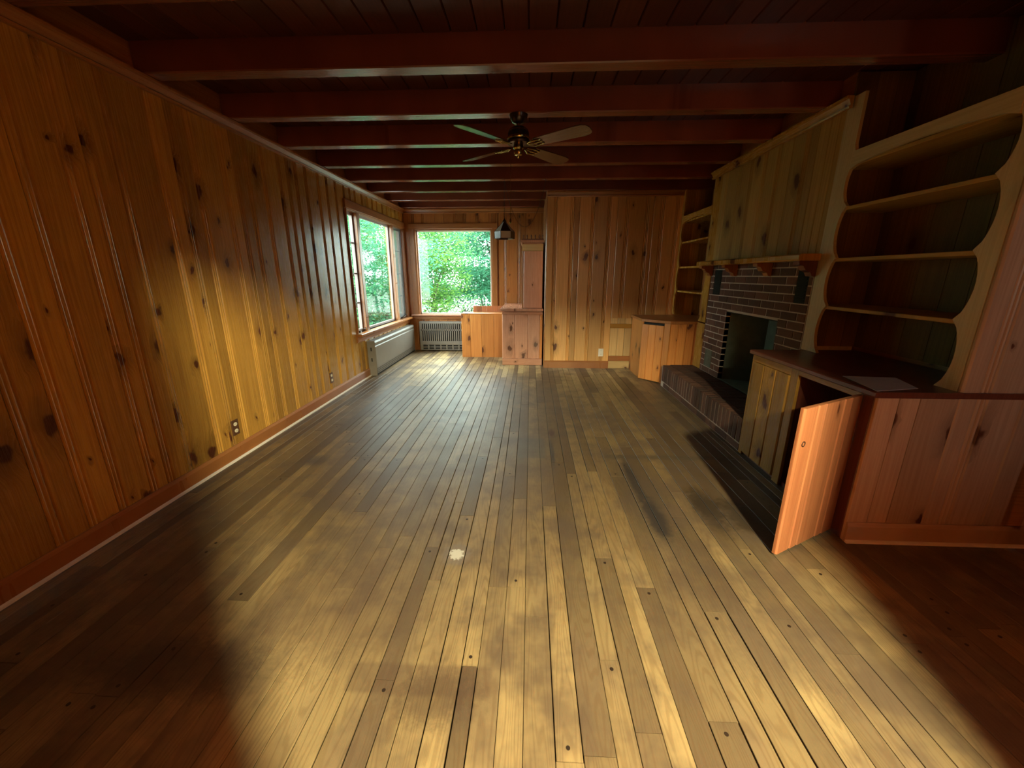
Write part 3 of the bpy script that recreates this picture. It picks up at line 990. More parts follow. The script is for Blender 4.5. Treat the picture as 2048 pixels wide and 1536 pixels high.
# ------------------------------------------------------------------ nook cabinets
def front_boards(parent, xs, y, z0, z1, mat, th=0.014, tones=None, name='board'):
    for i in range(len(xs) - 1):
        pr = board_profile(xs[i + 1] - xs[i], th, False)
        MB().prism(pr, (xs[i], y + th, 0), X3, -Y3, Z3, z1, rt() if tones is None else tones[i], L0=z0).build(name, mat, parent)


pen = thing('low_cabinet', (-0.80, 6.75, 0), 'low honey pine cabinet with raised back board in front of the convector', 'cabinet')
MB().box(-1.145, -0.458, 6.615, 6.93, 0.0, 0.715).build('body', 'pine_tan', pen)
front_boards(pen, [-1.15, -1.00, -0.81, -0.61, -0.458], 6.60, 0.0, 0.722, 'pine_tan', tones=[0.6, 0.9, -0.1, -0.3])
MB().box(-1.15, -0.458, 6.60, 6.93, 0.722, 0.735, ch=0.003).build('top', 'pine_tan', pen)
front_boards(pen, [-0.99, -0.93, -0.84, -0.76, -0.66, -0.56, -0.458], 6.92, 0.735, 0.835, 'pine_red', name='back_board')

cab = thing('counter_cabinet', (-0.12, 6.4, 0), 'rose brown pine counter cabinet beside the dark gap at the paneled wall', 'cabinet')
MB().box(-0.415, 0.175, 6.04, 7.18, 0.0, 0.83).build('body', 'pine_pink', cab)
front_boards(cab, [-0.425, -0.235, -0.035, 0.145], 6.026, 0.105, 0.775, 'pine_pink', tones=[0.3, 0.5, 0.1])
MB().box(0.147, 0.185, 6.022, 6.04, 0.105, 0.775, ch=0.003, tone=1).build('stile', 'pine_tan', cab)
MB().box(-0.425, 0.185, 6.016, 6.04, 0.777, 0.815, ch=0.003).build('top_rail', 'pine_pink', cab)
MB().box(-0.425, 0.185, 6.012, 6.04, 0.0, 0.103, ch=0.004).build('toe_board', 'pine_pink', cab)
MB().box(-0.455, 0.192, 5.985, 7.19, 0.83, 0.866, ch=0.008).build('countertop', 'pine_pink', cab)

cup = thing('wall_cupboard', (0.03, 6.5, 0.866), 'narrow tall rose brown pine cupboard standing on the counter cabinet', 'cabinet')
MB().box(-0.125, 0.17, 6.10, 7.18, 0.866, 1.80).build('body', 'pine_pink', cup)
MB().box(-0.105, 0.175, 6.078, 6.10, 0.872, 1.685, ch=0.003, along=2, tone=0.8).build('door', 'pine_pink', cup)
MB().box(-0.130, -0.106, 6.082, 6.10, 0.866, 1.80, ch=0.002).build('stile', 'trim', cup)
MB().box(-0.130, 0.178, 6.070, 6.10, 1.69, 1.785, ch=0.003, tone=1).build('frieze', 'pine_pale', cup)
MB().box(-0.155, 0.185, 6.04, 7.18, 1.80, 1.835, ch=0.009).build('cap', 'pine_pink', cup)
g = MB()
for xx in (-0.11, -0.06, 0.0, 0.06, 0.12, 0.165):
    g.lathe([(0.006, 0), (0.010, 0.02), (0.006, 0.035), (0.011, 0.055), (0.007, 0.075)], (xx, 6.08, 1.835), 8)
g.box(-0.13, 0.18, 6.07, 6.09, 1.835, 1.855)
g.build('gallery_rail', 'trim_dark', cup, smooth=True)

# ------------------------------------------------------------------ ceiling fan
FX, FY = -0.10, 3.20
fan = thing('ceiling_fan', (FX, FY, HB), 'brass and dark wood four-blade ceiling fan on a beam', 'ceiling fan')
MB().lathe([(0.030, 2.385), (0.045, 2.392), (0.062, 2.42), (0.066, 2.44)], (FX, FY, 0)).build('canopy', 'bronze', fan, smooth=True)
MB().tube((FX, FY, 2.36), (FX, FY, 2.392), 0.013, 12).build('downrod', 'brass', fan, smooth=True)
MB().lathe([(0.05, 2.252), (0.078, 2.258), (0.082, 2.27), (0.074, 2.285), (0.076, 2.325), (0.066, 2.348), (0.045, 2.362), (0.02, 2.37)], (FX, FY, 0)).build('motor_housing', 'bronze', fan, smooth=True)
MB().lathe([(0.0775, 2.285), (0.081, 2.290), (0.081, 2.297), (0.0775, 2.302)], (FX, FY, 0)).build('brass_ring', 'brass', fan, smooth=True)
MB().lathe([(0.068, 2.330), (0.072, 2.334), (0.070, 2.342), (0.064, 2.347)], (FX, FY, 0)).build('brass_ring', 'brass', fan, smooth=True)
MB().lathe([(0.004, 2.165), (0.010, 2.172), (0.012, 2.180), (0.026, 2.186), (0.034, 2.205), (0.030, 2.22), (0.038, 2.23), (0.034, 2.252)], (FX, FY, 0)).build('switch_housing', 'brass', fan, smooth=True)
for ang in (50, 140, 230, 324):
    a = math.radians(ang)
    D = Vector((math.cos(a), math.sin(a), 0)); S = Vector((-math.sin(a), math.cos(a), 0))
    tilt = math.radians(-12)
    S2 = S * math.cos(tilt) + Z3 * math.sin(tilt)
    N2 = D.cross(S2)
    c = Vector((FX, FY, 2.245))
    # blade outline: narrow root, rounded tip
    out2 = []
    for (r, hw) in ((0.150, 0.040), (0.165, 0.048), (0.38, 0.058), (0.50, 0.063), (0.54, 0.058), (0.565, 0.044), (0.575, 0.02)):
        out2.append((r, hw))
    outline = [(r, -h) for r, h in out2] + [(r, h) for r, h in reversed(out2)]
    m_ = MB().prism(outline, c - N2 * 0.003, D, S2, N2, 0.006)
    m_.gc = [(0.0 + (g_[0] and 0) + (Vector(v) - c).dot(S2) + ang, (Vector(v) - c).dot(D), 0) for g_, v in zip(m_.gc, m_.v)]
    bl = m_.build('blade', 'blade', fan)
    br = MB()
    for sgn in (-1, 0, 1):
        p0 = c + D * 0.085 + S2 * 0.012 * sgn - Z3 * 0.002
        p1 = c + D * 0.135 + S2 * 0.034 * sgn - N2 * 0.008
        p2 = c + D * 0.20 + S2 * 0.026 * sgn - N2 * 0.006
        br.tube(p0, p1, 0.005, 8)
        br.tube(p1, p2, 0.005, 8)
        br.lathe([(0.003, -0.007), (0.008, -0.003), (0.008, 0.003), (0.003, 0.006)], p1, 8)
        br.lathe([(0.003, -0.007), (0.009, -0.003), (0.009, 0.003), (0.003, 0.006)], p2, 8)
    br.build('blade_bracket', 'brass', fan, smooth=True)
ch = MB()
ch.tube((FX - 0.055, FY, 2.18), (FX - 0.058, FY, 1.76), 0.0016, 6)
ch.lathe([(0.003, 0), (0.008, 0.012), (0.006, 0.03), (0.002, 0.036)], (FX - 0.058, FY, 1.725), 8)
ch.build('pull_chain', 'brass', fan)

# ------------------------------------------------------------------ swag lantern of the nook
LX, LY = -0.325, 5.10
lamp = thing('swag_lantern', (LX, LY, HB), 'small hexagonal milky and dark glass lantern hanging on a chain', 'pendant lamp')


def hexp(r, z, k):
    a = math.radians(60 * k + 12)
    return Vector((LX + r * math.cos(a), LY + r * math.sin(a), z))


RT, RB = 0.018, 0.122
zt, zm, zb = 1.965, 1.855, 1.775
for k in range(6):
    for (ra, za, rb, zb_, alt) in ((RB, zm, RT, zt, 0), (RB - 0.002, zb, RB, zm, 1)):
        a0, a1 = hexp(ra, za, k), hexp(ra, za, k + 1)
        b0, b1 = hexp(rb, zb_, k), hexp(rb, zb_, k + 1)
        inn = Vector((LX, LY, (za + zb_) / 2))
        mbp = MB()
        pts = [a0, a1, b1, b0]
        n_ = ((a1 - a0).cross(b0 - a0)).normalized()
        if n_.dot(a0 - inn) < 0: n_ = -n_
        kk = 0
        for q in pts: mbp.v.append(q)
        for q in pts: mbp.v.append(q - n_ * 0.003)
        mbp.f = [(0, 1, 2, 3), (7, 6, 5, 4), (0, 4, 5, 1), (1, 5, 6, 2), (2, 6, 7, 3), (3, 7, 4, 0)]
        mbp.gc = [(0, 0, 0)] * 8; mbp.tn = [0] * 8; mbp.mi = [0] * 6
        mbp.build('glass_panel', 'whiteglass' if (k + alt) % 2 else 'darkglass', lamp)
g = MB()
for k in range(6):
    g.tube(hexp(RB, zb, k), hexp(RB, zm, k), 0.003, 6)
    g.tube(hexp(RB, zm, k), hexp(RT, zt, k), 0.003, 6)
    g.tube(hexp(RB, zb, k), hexp(RB, zb, k + 1), 0.003, 6)
    g.tube(hexp(RB, zm, k), hexp(RB, zm, k + 1), 0.003, 6)
g.build('leading', 'lead', lamp)
MB().lathe([(0.020, 1.963), (0.026, 1.972), (0.012, 1.99), (0.006, 2.005)], (LX, LY, 0), 16).build('cap', 'lead', lamp, smooth=True)


def chain(mb, pts, r=0.0035, pitch=0.022):
    """links alternately turned along a polyline"""
    seg = []
    for i in range(len(pts) - 1):
        seg.append((Vector(pts[i]), Vector(pts[i + 1])))
    flip = 0
    for p, q in seg:
        L = (q - p).length
        n = max(1, int(L / pitch))
        D = (q - p).normalized()
        U0 = D.orthogonal().normalized(); U1 = D.cross(U0)
        for i in range(n):
            c0 = p + D * (L * (i + 0.5) / n)
            S_ = (U0 if flip % 2 else U1) * 0.006
            e = D * (pitch * 0.62)
            ps = [c0 - e, c0 - e * 0.5 + S_, c0 + e * 0.5 + S_, c0 + e, c0 + e * 0.5 - S_, c0 - e * 0.5 - S_]
            for j in range(6):
                mb.tube(ps[j], ps[(j + 1) % 6], r * 0.5, 4)
            flip += 1
    return mb


mb = chain(MB(), [(LX, LY, 2.0), (LX, LY, HB - 0.012)])
tag(mb.build('hanging_chain', 'lead', lamp), kind='stuff')
pts = []
ax, bx = LX, 0.165
for i in range(15):
    s_ = i / 14
    pts.append((ax + (bx - ax) * s_, LY, HB - 0.012 - 0.52 * (1 - (2 * s_ - 1) ** 2) ** 0.9))
mb = chain(MB(), pts)
tag(mb.build('swag_chain', 'lead', lamp), kind='stuff')
for xx in (LX, bx):
    h = MB()
    h.tube((xx, LY, HB - 0.016), (xx, LY, HB + 0.0), 0.004, 8)
    h.build('ceiling_hook', 'brass', lamp)


# ------------------------------------------------------------------ fireplace
def brick_wall(parent, O, U, Nn, L, H, holes, tone0=0.0, bl=0.194, bh=0.057, j=0.010, th=0.05, name='brick'):
    r = 0
    z = 0.0
    while z < H - 0.03:
        h = min(bh, H - z)
        s = -(bl + j) / 2 if r % 2 else 0.0
        while s < L - 0.01:
            a, b = max(0.0, s), min(L, s + bl)
            s += bl + j
            if b - a < 0.008:
                continue
            parts = [(a, b)]
            for (h0, h1, hz0, hz1) in holes:
                if hz0 < z + h - 0.005 and hz1 > z + 0.005:
                    np_ = []
                    for (p0, p1) in parts:
                        if h0 >= p1 or h1 <= p0:
                            np_.append((p0, p1)); continue
                        if h0 > p0: np_.append((p0, h0))
                        if h1 < p1: np_.append((h1, p1))
                    parts = np_
            for (p0, p1) in parts:
                if p1 - p0 < 0.008:
                    continue
                pr_ = random.uniform(-0.002, 0.002)
                MBr = MB()
                c = 0.003
                t_ = th + pr_
                prf = [(0, 0), (p1 - p0, 0), (p1 - p0, t_ - c), (p1 - p0 - c, t_), (c, t_), (0, t_ - c)]
                MBr.prism(prf, Vector(O) + Vector(U) * p0 + Z3 * z, U, Nn, Z3, h, rt()).build(name, 'brick', parent)
        z += bh + j
        r += 1


FY0, FY1 = 3.05, 4.72
HH = 0.268
BX0, BX1, BZ = 3.37, 4.25, 0.985
fire = thing('fireplace', (2.2, 3.9, HH), 'red brick fireplace with pale mortar and black open firebox', 'fireplace')
core = MB()
cx0, cx1 = XK + 0.004, 2.41
core.box(cx0, cx1, FY0 - 0.005, BX0, HH, 1.495)
core.box(cx0, cx1, BX1, FY1, HH, 1.495)
core.box(cx0, cx1, BX0, BX1, BZ, 1.495)
core.build('mortar', 'mortar', fire)
holes = [(BX0 - FY0, BX1 - FY0, -0.1, BZ - HH), (4.46 - FY0, 4.63 - FY0, 1.14 - HH, 1.405 - HH), (3.09 - FY0, 3.22 - FY0, 1.14 - HH, 1.405 - HH), (4.45 - FY0, 4.62 - FY0, 0.335 - HH, 0.535 - HH)]
brick_wall(fire, (XK + 0.05, FY0, HH + 0.004), Y3, -X3, FY1 - FY0, 1.222, holes)
fb = MB()
# firebox: splayed sides, back, floor and sloping throat
fb.box(2.40, 2.44, BX0 + 0.10, BX1 - 0.10, HH, BZ)
fb.prism([(0, 0), (0.34, 0.12), (0.34, 0.14), (0, 0.02)], (XK + 0.045, BX0 - 0.012, HH), X3, Y3, Z3, BZ - HH)
fb.prism([(0, 0), (0.34, -0.12), (0.34, -0.14), (0, -0.02)], (XK + 0.045, BX1 + 0.012, HH), X3, Y3, Z3, BZ - HH)
fb.build('firebox', 'soot', fire)
MB().box(XK + 0.02, 2.40, BX0, BX1, HH - 0.006, HH + 0.001).build('firebox_floor', 'soot', fire)
MB().box(XK + 0.004, XK + 0.03, BX0 - 0.03, BX1 + 0.03, BZ - 0.006, BZ + 0.003).build('lintel_bar', 'iron', fire)
for (a, b_, c_, d_, mt) in ((4.46, 4.63, 1.14, 1.405, 'iron'), (3.09, 3.22, 1.14, 1.405, 'iron'), (4.45, 4.62, 0.335, 0.535, 'greyiron')):
    v = MB().box(XK + 0.002, XK + 0.02, a + 0.002, b_ - 0.002, c_ + 0.002, d_ - 0.002, along=2)
    vv = v.build('vent' if mt == 'iron' else 'ash_door', mt, fire)
    g = MB()
    if mt == 'iron':
        zz = c_ + 0.02
        while zz < d_ - 0.02:
            g.box(XK - 0.003, XK + 0.003, a + 0.012, b_ - 0.012, zz, zz + 0.009)
            zz += 0.022
    else:
        ring(g, XK - 0.004, XK + 0.003, a + 0.004, b_ - 0.004, c_ + 0.004, d_ - 0.004, 0.016, 0.016)
        g.tube((XK - 0.012, a + 0.04, (c_ + d_) / 2 - 0.02), (XK - 0.012, a + 0.04, (c_ + d_) / 2 + 0.02), 0.006)
    g.build('vent_slats' if mt == 'iron' else 'door_rim', mt, vv)

# raised hearth: upright bricks over one flat course, brick paving on top
HY0, HY1 = 2.975, 4.925
hearth = thing('hearth', (1.85, 3.95, 0), 'raised brick hearth with a dark paved top before the firebox', 'hearth')
MB().box(XF + 0.004, XK - 0.003, HY0, HY1, 0.0, HH - 0.012).build('mortar', 'mortar', hearth)
y = HY0 + 0.003
while y < HY1 - 0.15:
    c = 0.003
    MB().box(XF, XF + 0.05, y, min(y + 0.196, HY1), 0.004, 0.060, ch=c, tone=rt()).build('brick', 'brick', hearth)
    y += 0.206
y = HY0 + 0.003
while y < HY1 - 0.03:
    q = random.uniform(-0.002, 0.002)
    MB().box(XF + q, XF + 0.09, y, y + 0.056, 0.072, HH, ch=0.003, along=2, tone=rt()).build('brick', 'brick', hearth)
    y += 0.0665
for row, (xa, xb) in enumerate(((XF + 0.098, XF + 0.225), (XF + 0.234, XK - 0.004))):
    y = HY0 + 0.003
    while y < HY1 - 0.03:
        y2 = min(y + 0.0855, HY1)
        MB().box(xa, xb, y, y2, HH - 0.02, HH + random.uniform(-0.002, 0.001), ch=0.002, along=0, tone=-1 + 0.4 * rt()).build('brick', 'brick', hearth)
        y += 0.0955

# mantel shelf with four shaped corbels
man = thing('mantel_shelf', (1.95, 3.9, 1.45), 'thick pine mantel shelf on shaped corbels over the brick fireplace', 'mantel')
MB().prism([(0, 0), (0.142, 0), (0.150, 0.010), (0.150, 0.038), (0.140, 0.047), (0, 0.047)], (XK - 0.004, 3.0, 1.448), -X3, Z3, Y3, 1.78, 0.3).build('shelf', 'pine', man)
for yy in (3.02, 3.56, 4.14, 4.68):
    pr = [(0, 0), (0.025, 0.004), (0.04, 0.03), (0.075, 0.045), (0.095, 0.075), (0.125, 0.082), (0.13, 0.11), (0, 0.11)]
    MB().prism(pr, (XK - 0.004, yy, 1.338), -X3, Z3, Y3, 0.07, -0.2).build('corbel', 'trim_dark' if yy < 3.1 else 'trim', man)


# ------------------------------------------------------------------ bookcases either side of the chimney
ZS = [1.145, 1.46, 1.78, 2.045]


def scallop(side, base, top_z, depth, edge):
    """outline in (y,z) of a face board whose inner edge is cut in lobes between the shelves"""
    zs = [0.816] + ZS
    inner = []
    for i in range(len(zs) - 1):
        z0_, z1_ = zs[i], zs[i + 1]
        for k in range(0, 9):
            s_ = k / 9
            inner.append((edge - side * depth * math.sin(PI * s_) ** 0.6 if s_ > 0 else edge, z0_ + (z1_ - z0_) * s_))
    inner.append((edge, zs[-1]))
    inner.append((edge - side * depth * 0.6, zs[-1] + 0.10))
    inner.append((edge - side * depth * 0.6, top_z))
    return [(base, 0.816)] + inner + [(base, top_z)] if True else inner


def poly_plate(mb, pts, x0, x1):
    """pts (y,z) polygon given as a thin plate between two x; built as strips so that it may be concave"""
    n = len(pts)
    # pts: first and last on the base line, the rest is the cut edge
    base = pts[0][0]
    edge = pts[1:-1]
    for i in range(len(edge) - 1):
        (ya_, za_), (yb2, zb_) = edge[i], edge[i + 1]
        if zb_ - za_ < 1e-5:
            continue
        k = len(mb.v)
        q = [(base, za_), (ya_, za_), (yb2, zb_), (base, zb_)]
        for xx in (x0, x1):
            for (yy_, zz_) in q:
                mb.v.append(Vector((xx, yy_, zz_)))
                mb.gc.append((yy_ + 3.3, zz_ + 7.1, xx)); mb.tn.append(0.3)
        fs = [(k, k + 1, k + 2, k + 3), (k + 7, k + 6, k + 5, k + 4), (k + 1, k + 5, k + 6, k + 2), (k + 3, k + 7, k + 4, k)]
        if i == 0: fs.append((k, k + 4, k + 5, k + 1))
        if i == len(edge) - 2: fs.append((k + 2, k + 6, k + 7, k + 3))
        s_ = (edge[0][0] > base)
        if s_:
            fs = [tuple(reversed(f)) for f in fs]
        mb.f += fs; mb.mi += [0] * len(fs)
    return mb


def bookcase(y0, y1, e0, e1, label, zc, mt):
    """y0..y1 recess, e0/e1 the cusp lines of the near and far face boards"""
    bc = thing('bookcase', ((XK + 2.4) / 2, (y0 + y1) / 2, zc), label, 'bookcase', 'scalloped built-in bookcases')
    # back boards and sides
    js = rand_joints(0, y1 - y0, 0.12, 0.2)
    for i in range(len(js) - 1):
        MB().prism(board_profile(js[i + 1] - js[i], 0.014, False), (2.414, y0, 0), Y3 * 1, -X3, Z3, 2.58, rt(), L0=zc).build('back_board', 'pine_recess', bc) if False else \
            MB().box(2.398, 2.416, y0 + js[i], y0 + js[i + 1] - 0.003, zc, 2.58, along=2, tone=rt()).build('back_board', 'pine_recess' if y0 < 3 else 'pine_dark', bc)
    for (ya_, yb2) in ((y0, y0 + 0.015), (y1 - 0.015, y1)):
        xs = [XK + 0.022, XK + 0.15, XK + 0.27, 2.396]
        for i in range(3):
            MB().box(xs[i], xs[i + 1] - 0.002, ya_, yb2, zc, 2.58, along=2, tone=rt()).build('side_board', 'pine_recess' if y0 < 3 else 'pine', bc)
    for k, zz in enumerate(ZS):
        MB().box(XK + 0.012 if k < 3 else XK + 0.022, 2.396, y0 + 0.016, y1 - 0.016, zz - 0.022, zz, ch=0.003, tone=0.6).build('shelf', 'pine_shade' if y0 < 3 else 'pine', bc)
    for (side, bse, ed) in ((-1, y0, e0), (1, y1, e1)):
        mb_ = MB()
        pts_ = scallop(-side, bse, 2.435, 0.055, ed)
        pts_ = [(min(max(p[0], y0), y1), p[1]) for p in pts_]
        poly_plate(mb_, pts_, XK, XK + 0.02)
        mb_.build('scalloped_face_board', mt, bc)
    # curved apron under the top shelf line
    ap = MB()
    n = 16
    ya_, yb2 = e0 - 0.03, e1 + 0.03
    for i in range(n):
        for_ = []
        s0_, s1_ = i / n, (i + 1) / n
        za0 = 2.00 + 0.045 * math.sin(PI * s0_) ** 0.5 if 0 < s0_ < 1 else 2.00
        za1 = 2.00 + 0.045 * math.sin(PI * s1_) ** 0.5 if 0 < s1_ < 1 else 2.00
        q = [(ya_ + (yb2 - ya_) * s0_, za0), (ya_ + (yb2 - ya_) * s1_, za1), (ya_ + (yb2 - ya_) * s1_, 2.105), (ya_ + (yb2 - ya_) * s0_, 2.105)]
        k = len(ap.v)
        for xx in (XK - 0.004, XK + 0.018):
            for (yy_, zz_) in q:
                ap.v.append(Vector((xx, yy_, zz_))); ap.gc.append((zz_ + 2, yy_ + 5, xx)); ap.tn.append(0.4)
        fs = [(k + 3, k + 2, k + 1, k), (k + 4, k + 5, k + 6, k + 7), (k, k + 1, k + 5, k + 4), (k + 2, k + 3, k + 7, k + 6)]
        if i == 0: fs.append((k, k + 4, k + 7, k + 3))
        if i == n - 1: fs.append((k + 1, k + 2, k + 6, k + 5))
        ap.f += fs; ap.mi += [0] * len(fs)
    ap.build('curved_apron', mt, bc)
    return bc


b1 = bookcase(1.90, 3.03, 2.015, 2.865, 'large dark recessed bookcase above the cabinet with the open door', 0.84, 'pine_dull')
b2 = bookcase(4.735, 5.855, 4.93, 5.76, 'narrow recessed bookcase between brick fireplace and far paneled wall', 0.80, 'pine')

# ------------------------------------------------------------------ near cabinet with the open door
nc = thing('base_cabinet', (2.0, 2.4, 0), 'built-in knotty pine base cabinet with one door swung wide open', 'cabinet', 'cabinets below the bookcases')
OY0, OY1, OZ0, OZ1 = 1.975, 2.45, 0.03, 0.752
MB().box(XF + 0.02, 2.40, 2.95, 2.97, 0.0, 0.784).build('end_panel', 'pine', nc)
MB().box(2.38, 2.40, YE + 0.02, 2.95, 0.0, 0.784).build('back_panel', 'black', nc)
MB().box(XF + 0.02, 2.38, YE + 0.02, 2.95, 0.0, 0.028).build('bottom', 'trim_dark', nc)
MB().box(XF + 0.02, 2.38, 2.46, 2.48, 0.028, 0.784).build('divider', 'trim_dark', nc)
MB().box(XF, XF + 0.02, YE + 0.019, OY0, 0.0, 0.784, ch=0.002, along=2).build('stile', 'trim_dark', nc)
MB().box(XF, XF + 0.02, OY0, OY1, OZ1, 0.784, ch=0.002, along=1, tone=-0.3).build('rail', 'pine', nc)
MB().box(XF, XF + 0.02, OY1, 2.52, 0.0, 0.784, ch=0.002, along=2, tone=-0.4).build('stile', 'pine', nc)
MB().box(XF, XF + 0.02, 2.52, 2.97, 0.735, 0.784, ch=0.002, along=1).build('rail', 'pine', nc)
# closed far door of the cabinet
js = [2.522, 2.66, 2.80, 2.90]
dr = thing('closed_door', (0, 0, 0), None, None)
bpy.data.objects.remove(dr)
MB().box(XF + 0.004, XF + 0.02, 2.522, 2.925, 0.03, 0.733, along=2).build('door', 'pine', nc)
dchild = [o for o in nc.children if o.name.startswith('door')][0]
for i in range(3):
    MB().prism(board_profile(js[i + 1] - js[i] + (0.025 if i == 2 else 0), 0.012, False), (XF + 0.004, js[i], 0), Y3, -X3, Z3, 0.733, rt(), L0=0.03).build('board', 'pine', dchild)
MB().box(XF, XF + 0.02, 2.927, 2.97, 0.0, 0.735, ch=0.002, along=2).build('stile', 'pine', nc)
# boards of the end that faces the camera
for i, (a, b_) in enumerate(((XF + 0.002, 1.76), (1.762, 1.855), (1.857, XK))):
    MB().box(a, b_ - 0.001, YE, YE + 0.018, 0.0, 0.784, along=2, ch=0.001, tone=(0.9, 0.5, -0.6)[i]).build('end_board', 'pine_end', nc)
# open door leaf: hinged at the near stile, swung out past square
H0 = Vector((XF - 0.006, 1.968, 0)); H1 = Vector((1.225, 1.735, 0))
Ud = (H0 - H1).normalized(); Nd = Vector((Ud.y, -Ud.x, 0))
Ld = (H0 - H1).length
leaf = MB().prism([(0, 0), (Ld, 0), (Ld, 0.010), (0, 0.010)], H1 - Nd * 0.010, Ud, Nd, Z3, 0.775, -0.5, L0=0.012).build('open_door', 'pine_red', nc)
leaf['label'] = 'cabinet door swung open towards the room'
ju = [0, 0.105, 0.165, 0.325, 0.385, Ld]
for i in range(5):
    MB().prism(board_profile(ju[i + 1] - ju[i], 0.012, False), H1 + Ud * ju[i], Ud, Nd, Z3, 0.775, (0.7, 0.9, -0.1, 0.5, -0.4)[i], L0=0.012).build('board', 'pine_red', leaf)
for zz in (0.12, 0.65):
    h = MB()
    h.tube(H0 + Vector((0.002, 0.004, zz)), H0 + Vector((0.002, 0.004, zz + 0.05)), 0.004)
    h.build('hinge', 'brass', leaf)
kn = MB()
kc = H1 + Ud * 0.035 + Nd * 0.0125 + Z3 * 0.60
for i in range(12):
    a0_, a1_ = 2 * PI * i / 12, 2 * PI * (i + 1) / 12
    kn.tube(kc + Ud * 0.012 * math.cos(a0_) + Z3 * 0.012 * math.sin(a0_), kc + Ud * 0.012 * math.cos(a1_) + Z3 * 0.012 * math.sin(a1_), 0.0022, 6)
kn.build('ring_pull', 'lead', leaf)

ct = MB().box(XF - 0.022, 2.396, YE - 0.006, 2.985, 0.787, 0.816, ch=0.005, along=1).build('countertop', 'trim_dark', nc)

pm = MB()
pp = [(1.652, 1.884), (1.89, 1.94), (1.965, 2.15), (1.71, 2.18)]
k = 0
pm.v = [Vector((a, b_, 0.8165)) for a, b_ in pp] + [Vector((a, b_, 0.8185)) for a, b_ in pp]
pm.f = [(3, 2, 1, 0), (4, 5, 6, 7), (0, 1, 5, 4), (1, 2, 6, 5), (2, 3, 7, 6), (3, 0, 4, 7)]
pm.gc = [(0, 0, 0)] * 8; pm.tn = [0] * 8; pm.mi = [0] * 6
tag(pm.build('paper_sheet', 'paper'), 'pale blue grey sheet lying on the near cabinet countertop', 'paper')

# ------------------------------------------------------------------ far cabinet with its slanted front
fc = thing('base_cabinet', (1.85, 5.4, 0), 'knotty pine corner cabinet with slanted front beside the far wall', 'cabinet', 'cabinets below the bookcases')
A0 = Vector((1.475, 5.27, 0)); A1 = Vector((1.735, 4.985, 0))
Uf = (A1 - A0).normalized(); Nf = Vector((Uf.y, -Uf.x, 0))
if Nf.y > 0: Nf = -Nf
Lf = (A1 - A0).length


def poly_prism(mb, pts, z0_, z1_, tone=0.0):
    pr_ = [(p[0], p[1]) for p in pts]
    return mb.prism(pr_, (0, 0, z0_), X3, Y3, Z3, z1_ - z0_, tone)


poly_prism(MB(), [(1.49, 5.285), (1.745, 5.0), (2.395, 5.0), (2.395, 5.84), (1.49, 5.84)], 0.0, 0.755).build('body', 'black', fc)
# near side boards, orange
xs = [1.737, 1.83, 1.93, 2.03]
for i in range(3):
    MB().prism(board_profile(xs[i + 1] - xs[i], 0.014, False), (xs[i], 5.0, 0), X3, -Y3, Z3, 0.765, (0.6, 0.9, 0.1)[i], L0=0.0).build('side_board', 'pine_tan', fc)
MB().box(1.476, 1.490, 5.28, 5.845, 0, 0.765, along=2).build('side_board', 'pine_tan', fc)
MB().box(XK - 0.0, XK + 0.016, 4.935, 4.998, 0.0, 0.766, along=2).build('filler_board', 'pine_tan', fc)
MB().box(XK - 0.0, XK + 0.016, 4.724, 4.933, 0.27, 0.798, along=2).build('filler_board', 'pine', fc)
# slanted face: stile and door
MB().prism([(0, 0), (0.075, 0), (0.075, 0.016), (0, 0.016)], A1 - Uf * 0.075 + Nf * -0.002, Uf, Nf, Z3, 0.765, -0.3).build('stile', 'pine_tan', fc)
dl = MB().prism([(0, 0), (Lf - 0.08, 0), (Lf - 0.08, 0.014), (0, 0.014)], A0 - Nf * 0.002, Uf, Nf, Z3, 0.735, 0, L0=0.012).build('door', 'pine_tan', fc)
jf = [0.0, 0.10, 0.20, Lf - 0.08]
for i in range(3):
    MB().prism(board_profile(jf[i + 1] - jf[i], 0.012, False), A0 + Uf * jf[i] + Nf * 0.012, Uf, Nf, Z3, 0.735, (0.2, 0.9, 0.4)[i], L0=0.012).build('board', 'pine_tan', dl)
poly_prism(MB(), [(1.455, 5.26), (1.725, 4.965), (2.39, 4.965), (2.39, 5.845), (1.455, 5.845)], 0.768, 0.80, 0.2).build('countertop', 'trim', fc)


# ------------------------------------------------------------------ outlets
def outlet(loc, U, Nn, label, plate, face, group=None):
    o = thing('wall_outlet', loc, label, 'outlet', group)
    L_ = Vector(loc)
    MB().prism([(-0.036, 0), (0.036, 0), (0.036, 0.003), (0.032, 0.006), (-0.032, 0.006), (-0.036, 0.003)], L_ - Z3 * 0.058, U, Nn, Z3, 0.116).build('cover_plate', plate, o)
    for dz in (-0.026, 0.026):
        r = []
        for i in range(16):
            a = 2 * PI * i / 16
            r.append((0.017 * math.cos(a), 0.014 * math.sin(a)))
        mbr = MB().prism([(p[0], p[1]) for p in r], L_ + Z3 * dz + Nn * 0.006, U, Z3, Nn, 0.0025)
        f_ = mbr.build('receptacle', face, o)
        for du in (-0.006, 0.006):
            MB().prism([(du - 0.0012, -0.004), (du + 0.0012, -0.004), (du + 0.0012, 0.005), (du - 0.0012, 0.005)], L_ + Z3 * dz + Nn * 0.0085, U, Z3, Nn, 0.0004).build('slot', 'black', f_)
    return o


outlet((WL + 0.0005, 2.70, 0.24), Y3, X3, 'brown wall outlet with two ivory sockets, nearer on the left wall', 'brownplastic', 'ivory')
outlet((WL + 0.0005, 4.20, 0.24), Y3, X3, 'small brown and ivory wall outlet just before the left convector', 'brownplastic', 'ivory')
outlet((1.055, YL - 0.0005, 0.24), X3, -Y3, 'white wall outlet low on the back paneled wall', 'white', 'white')

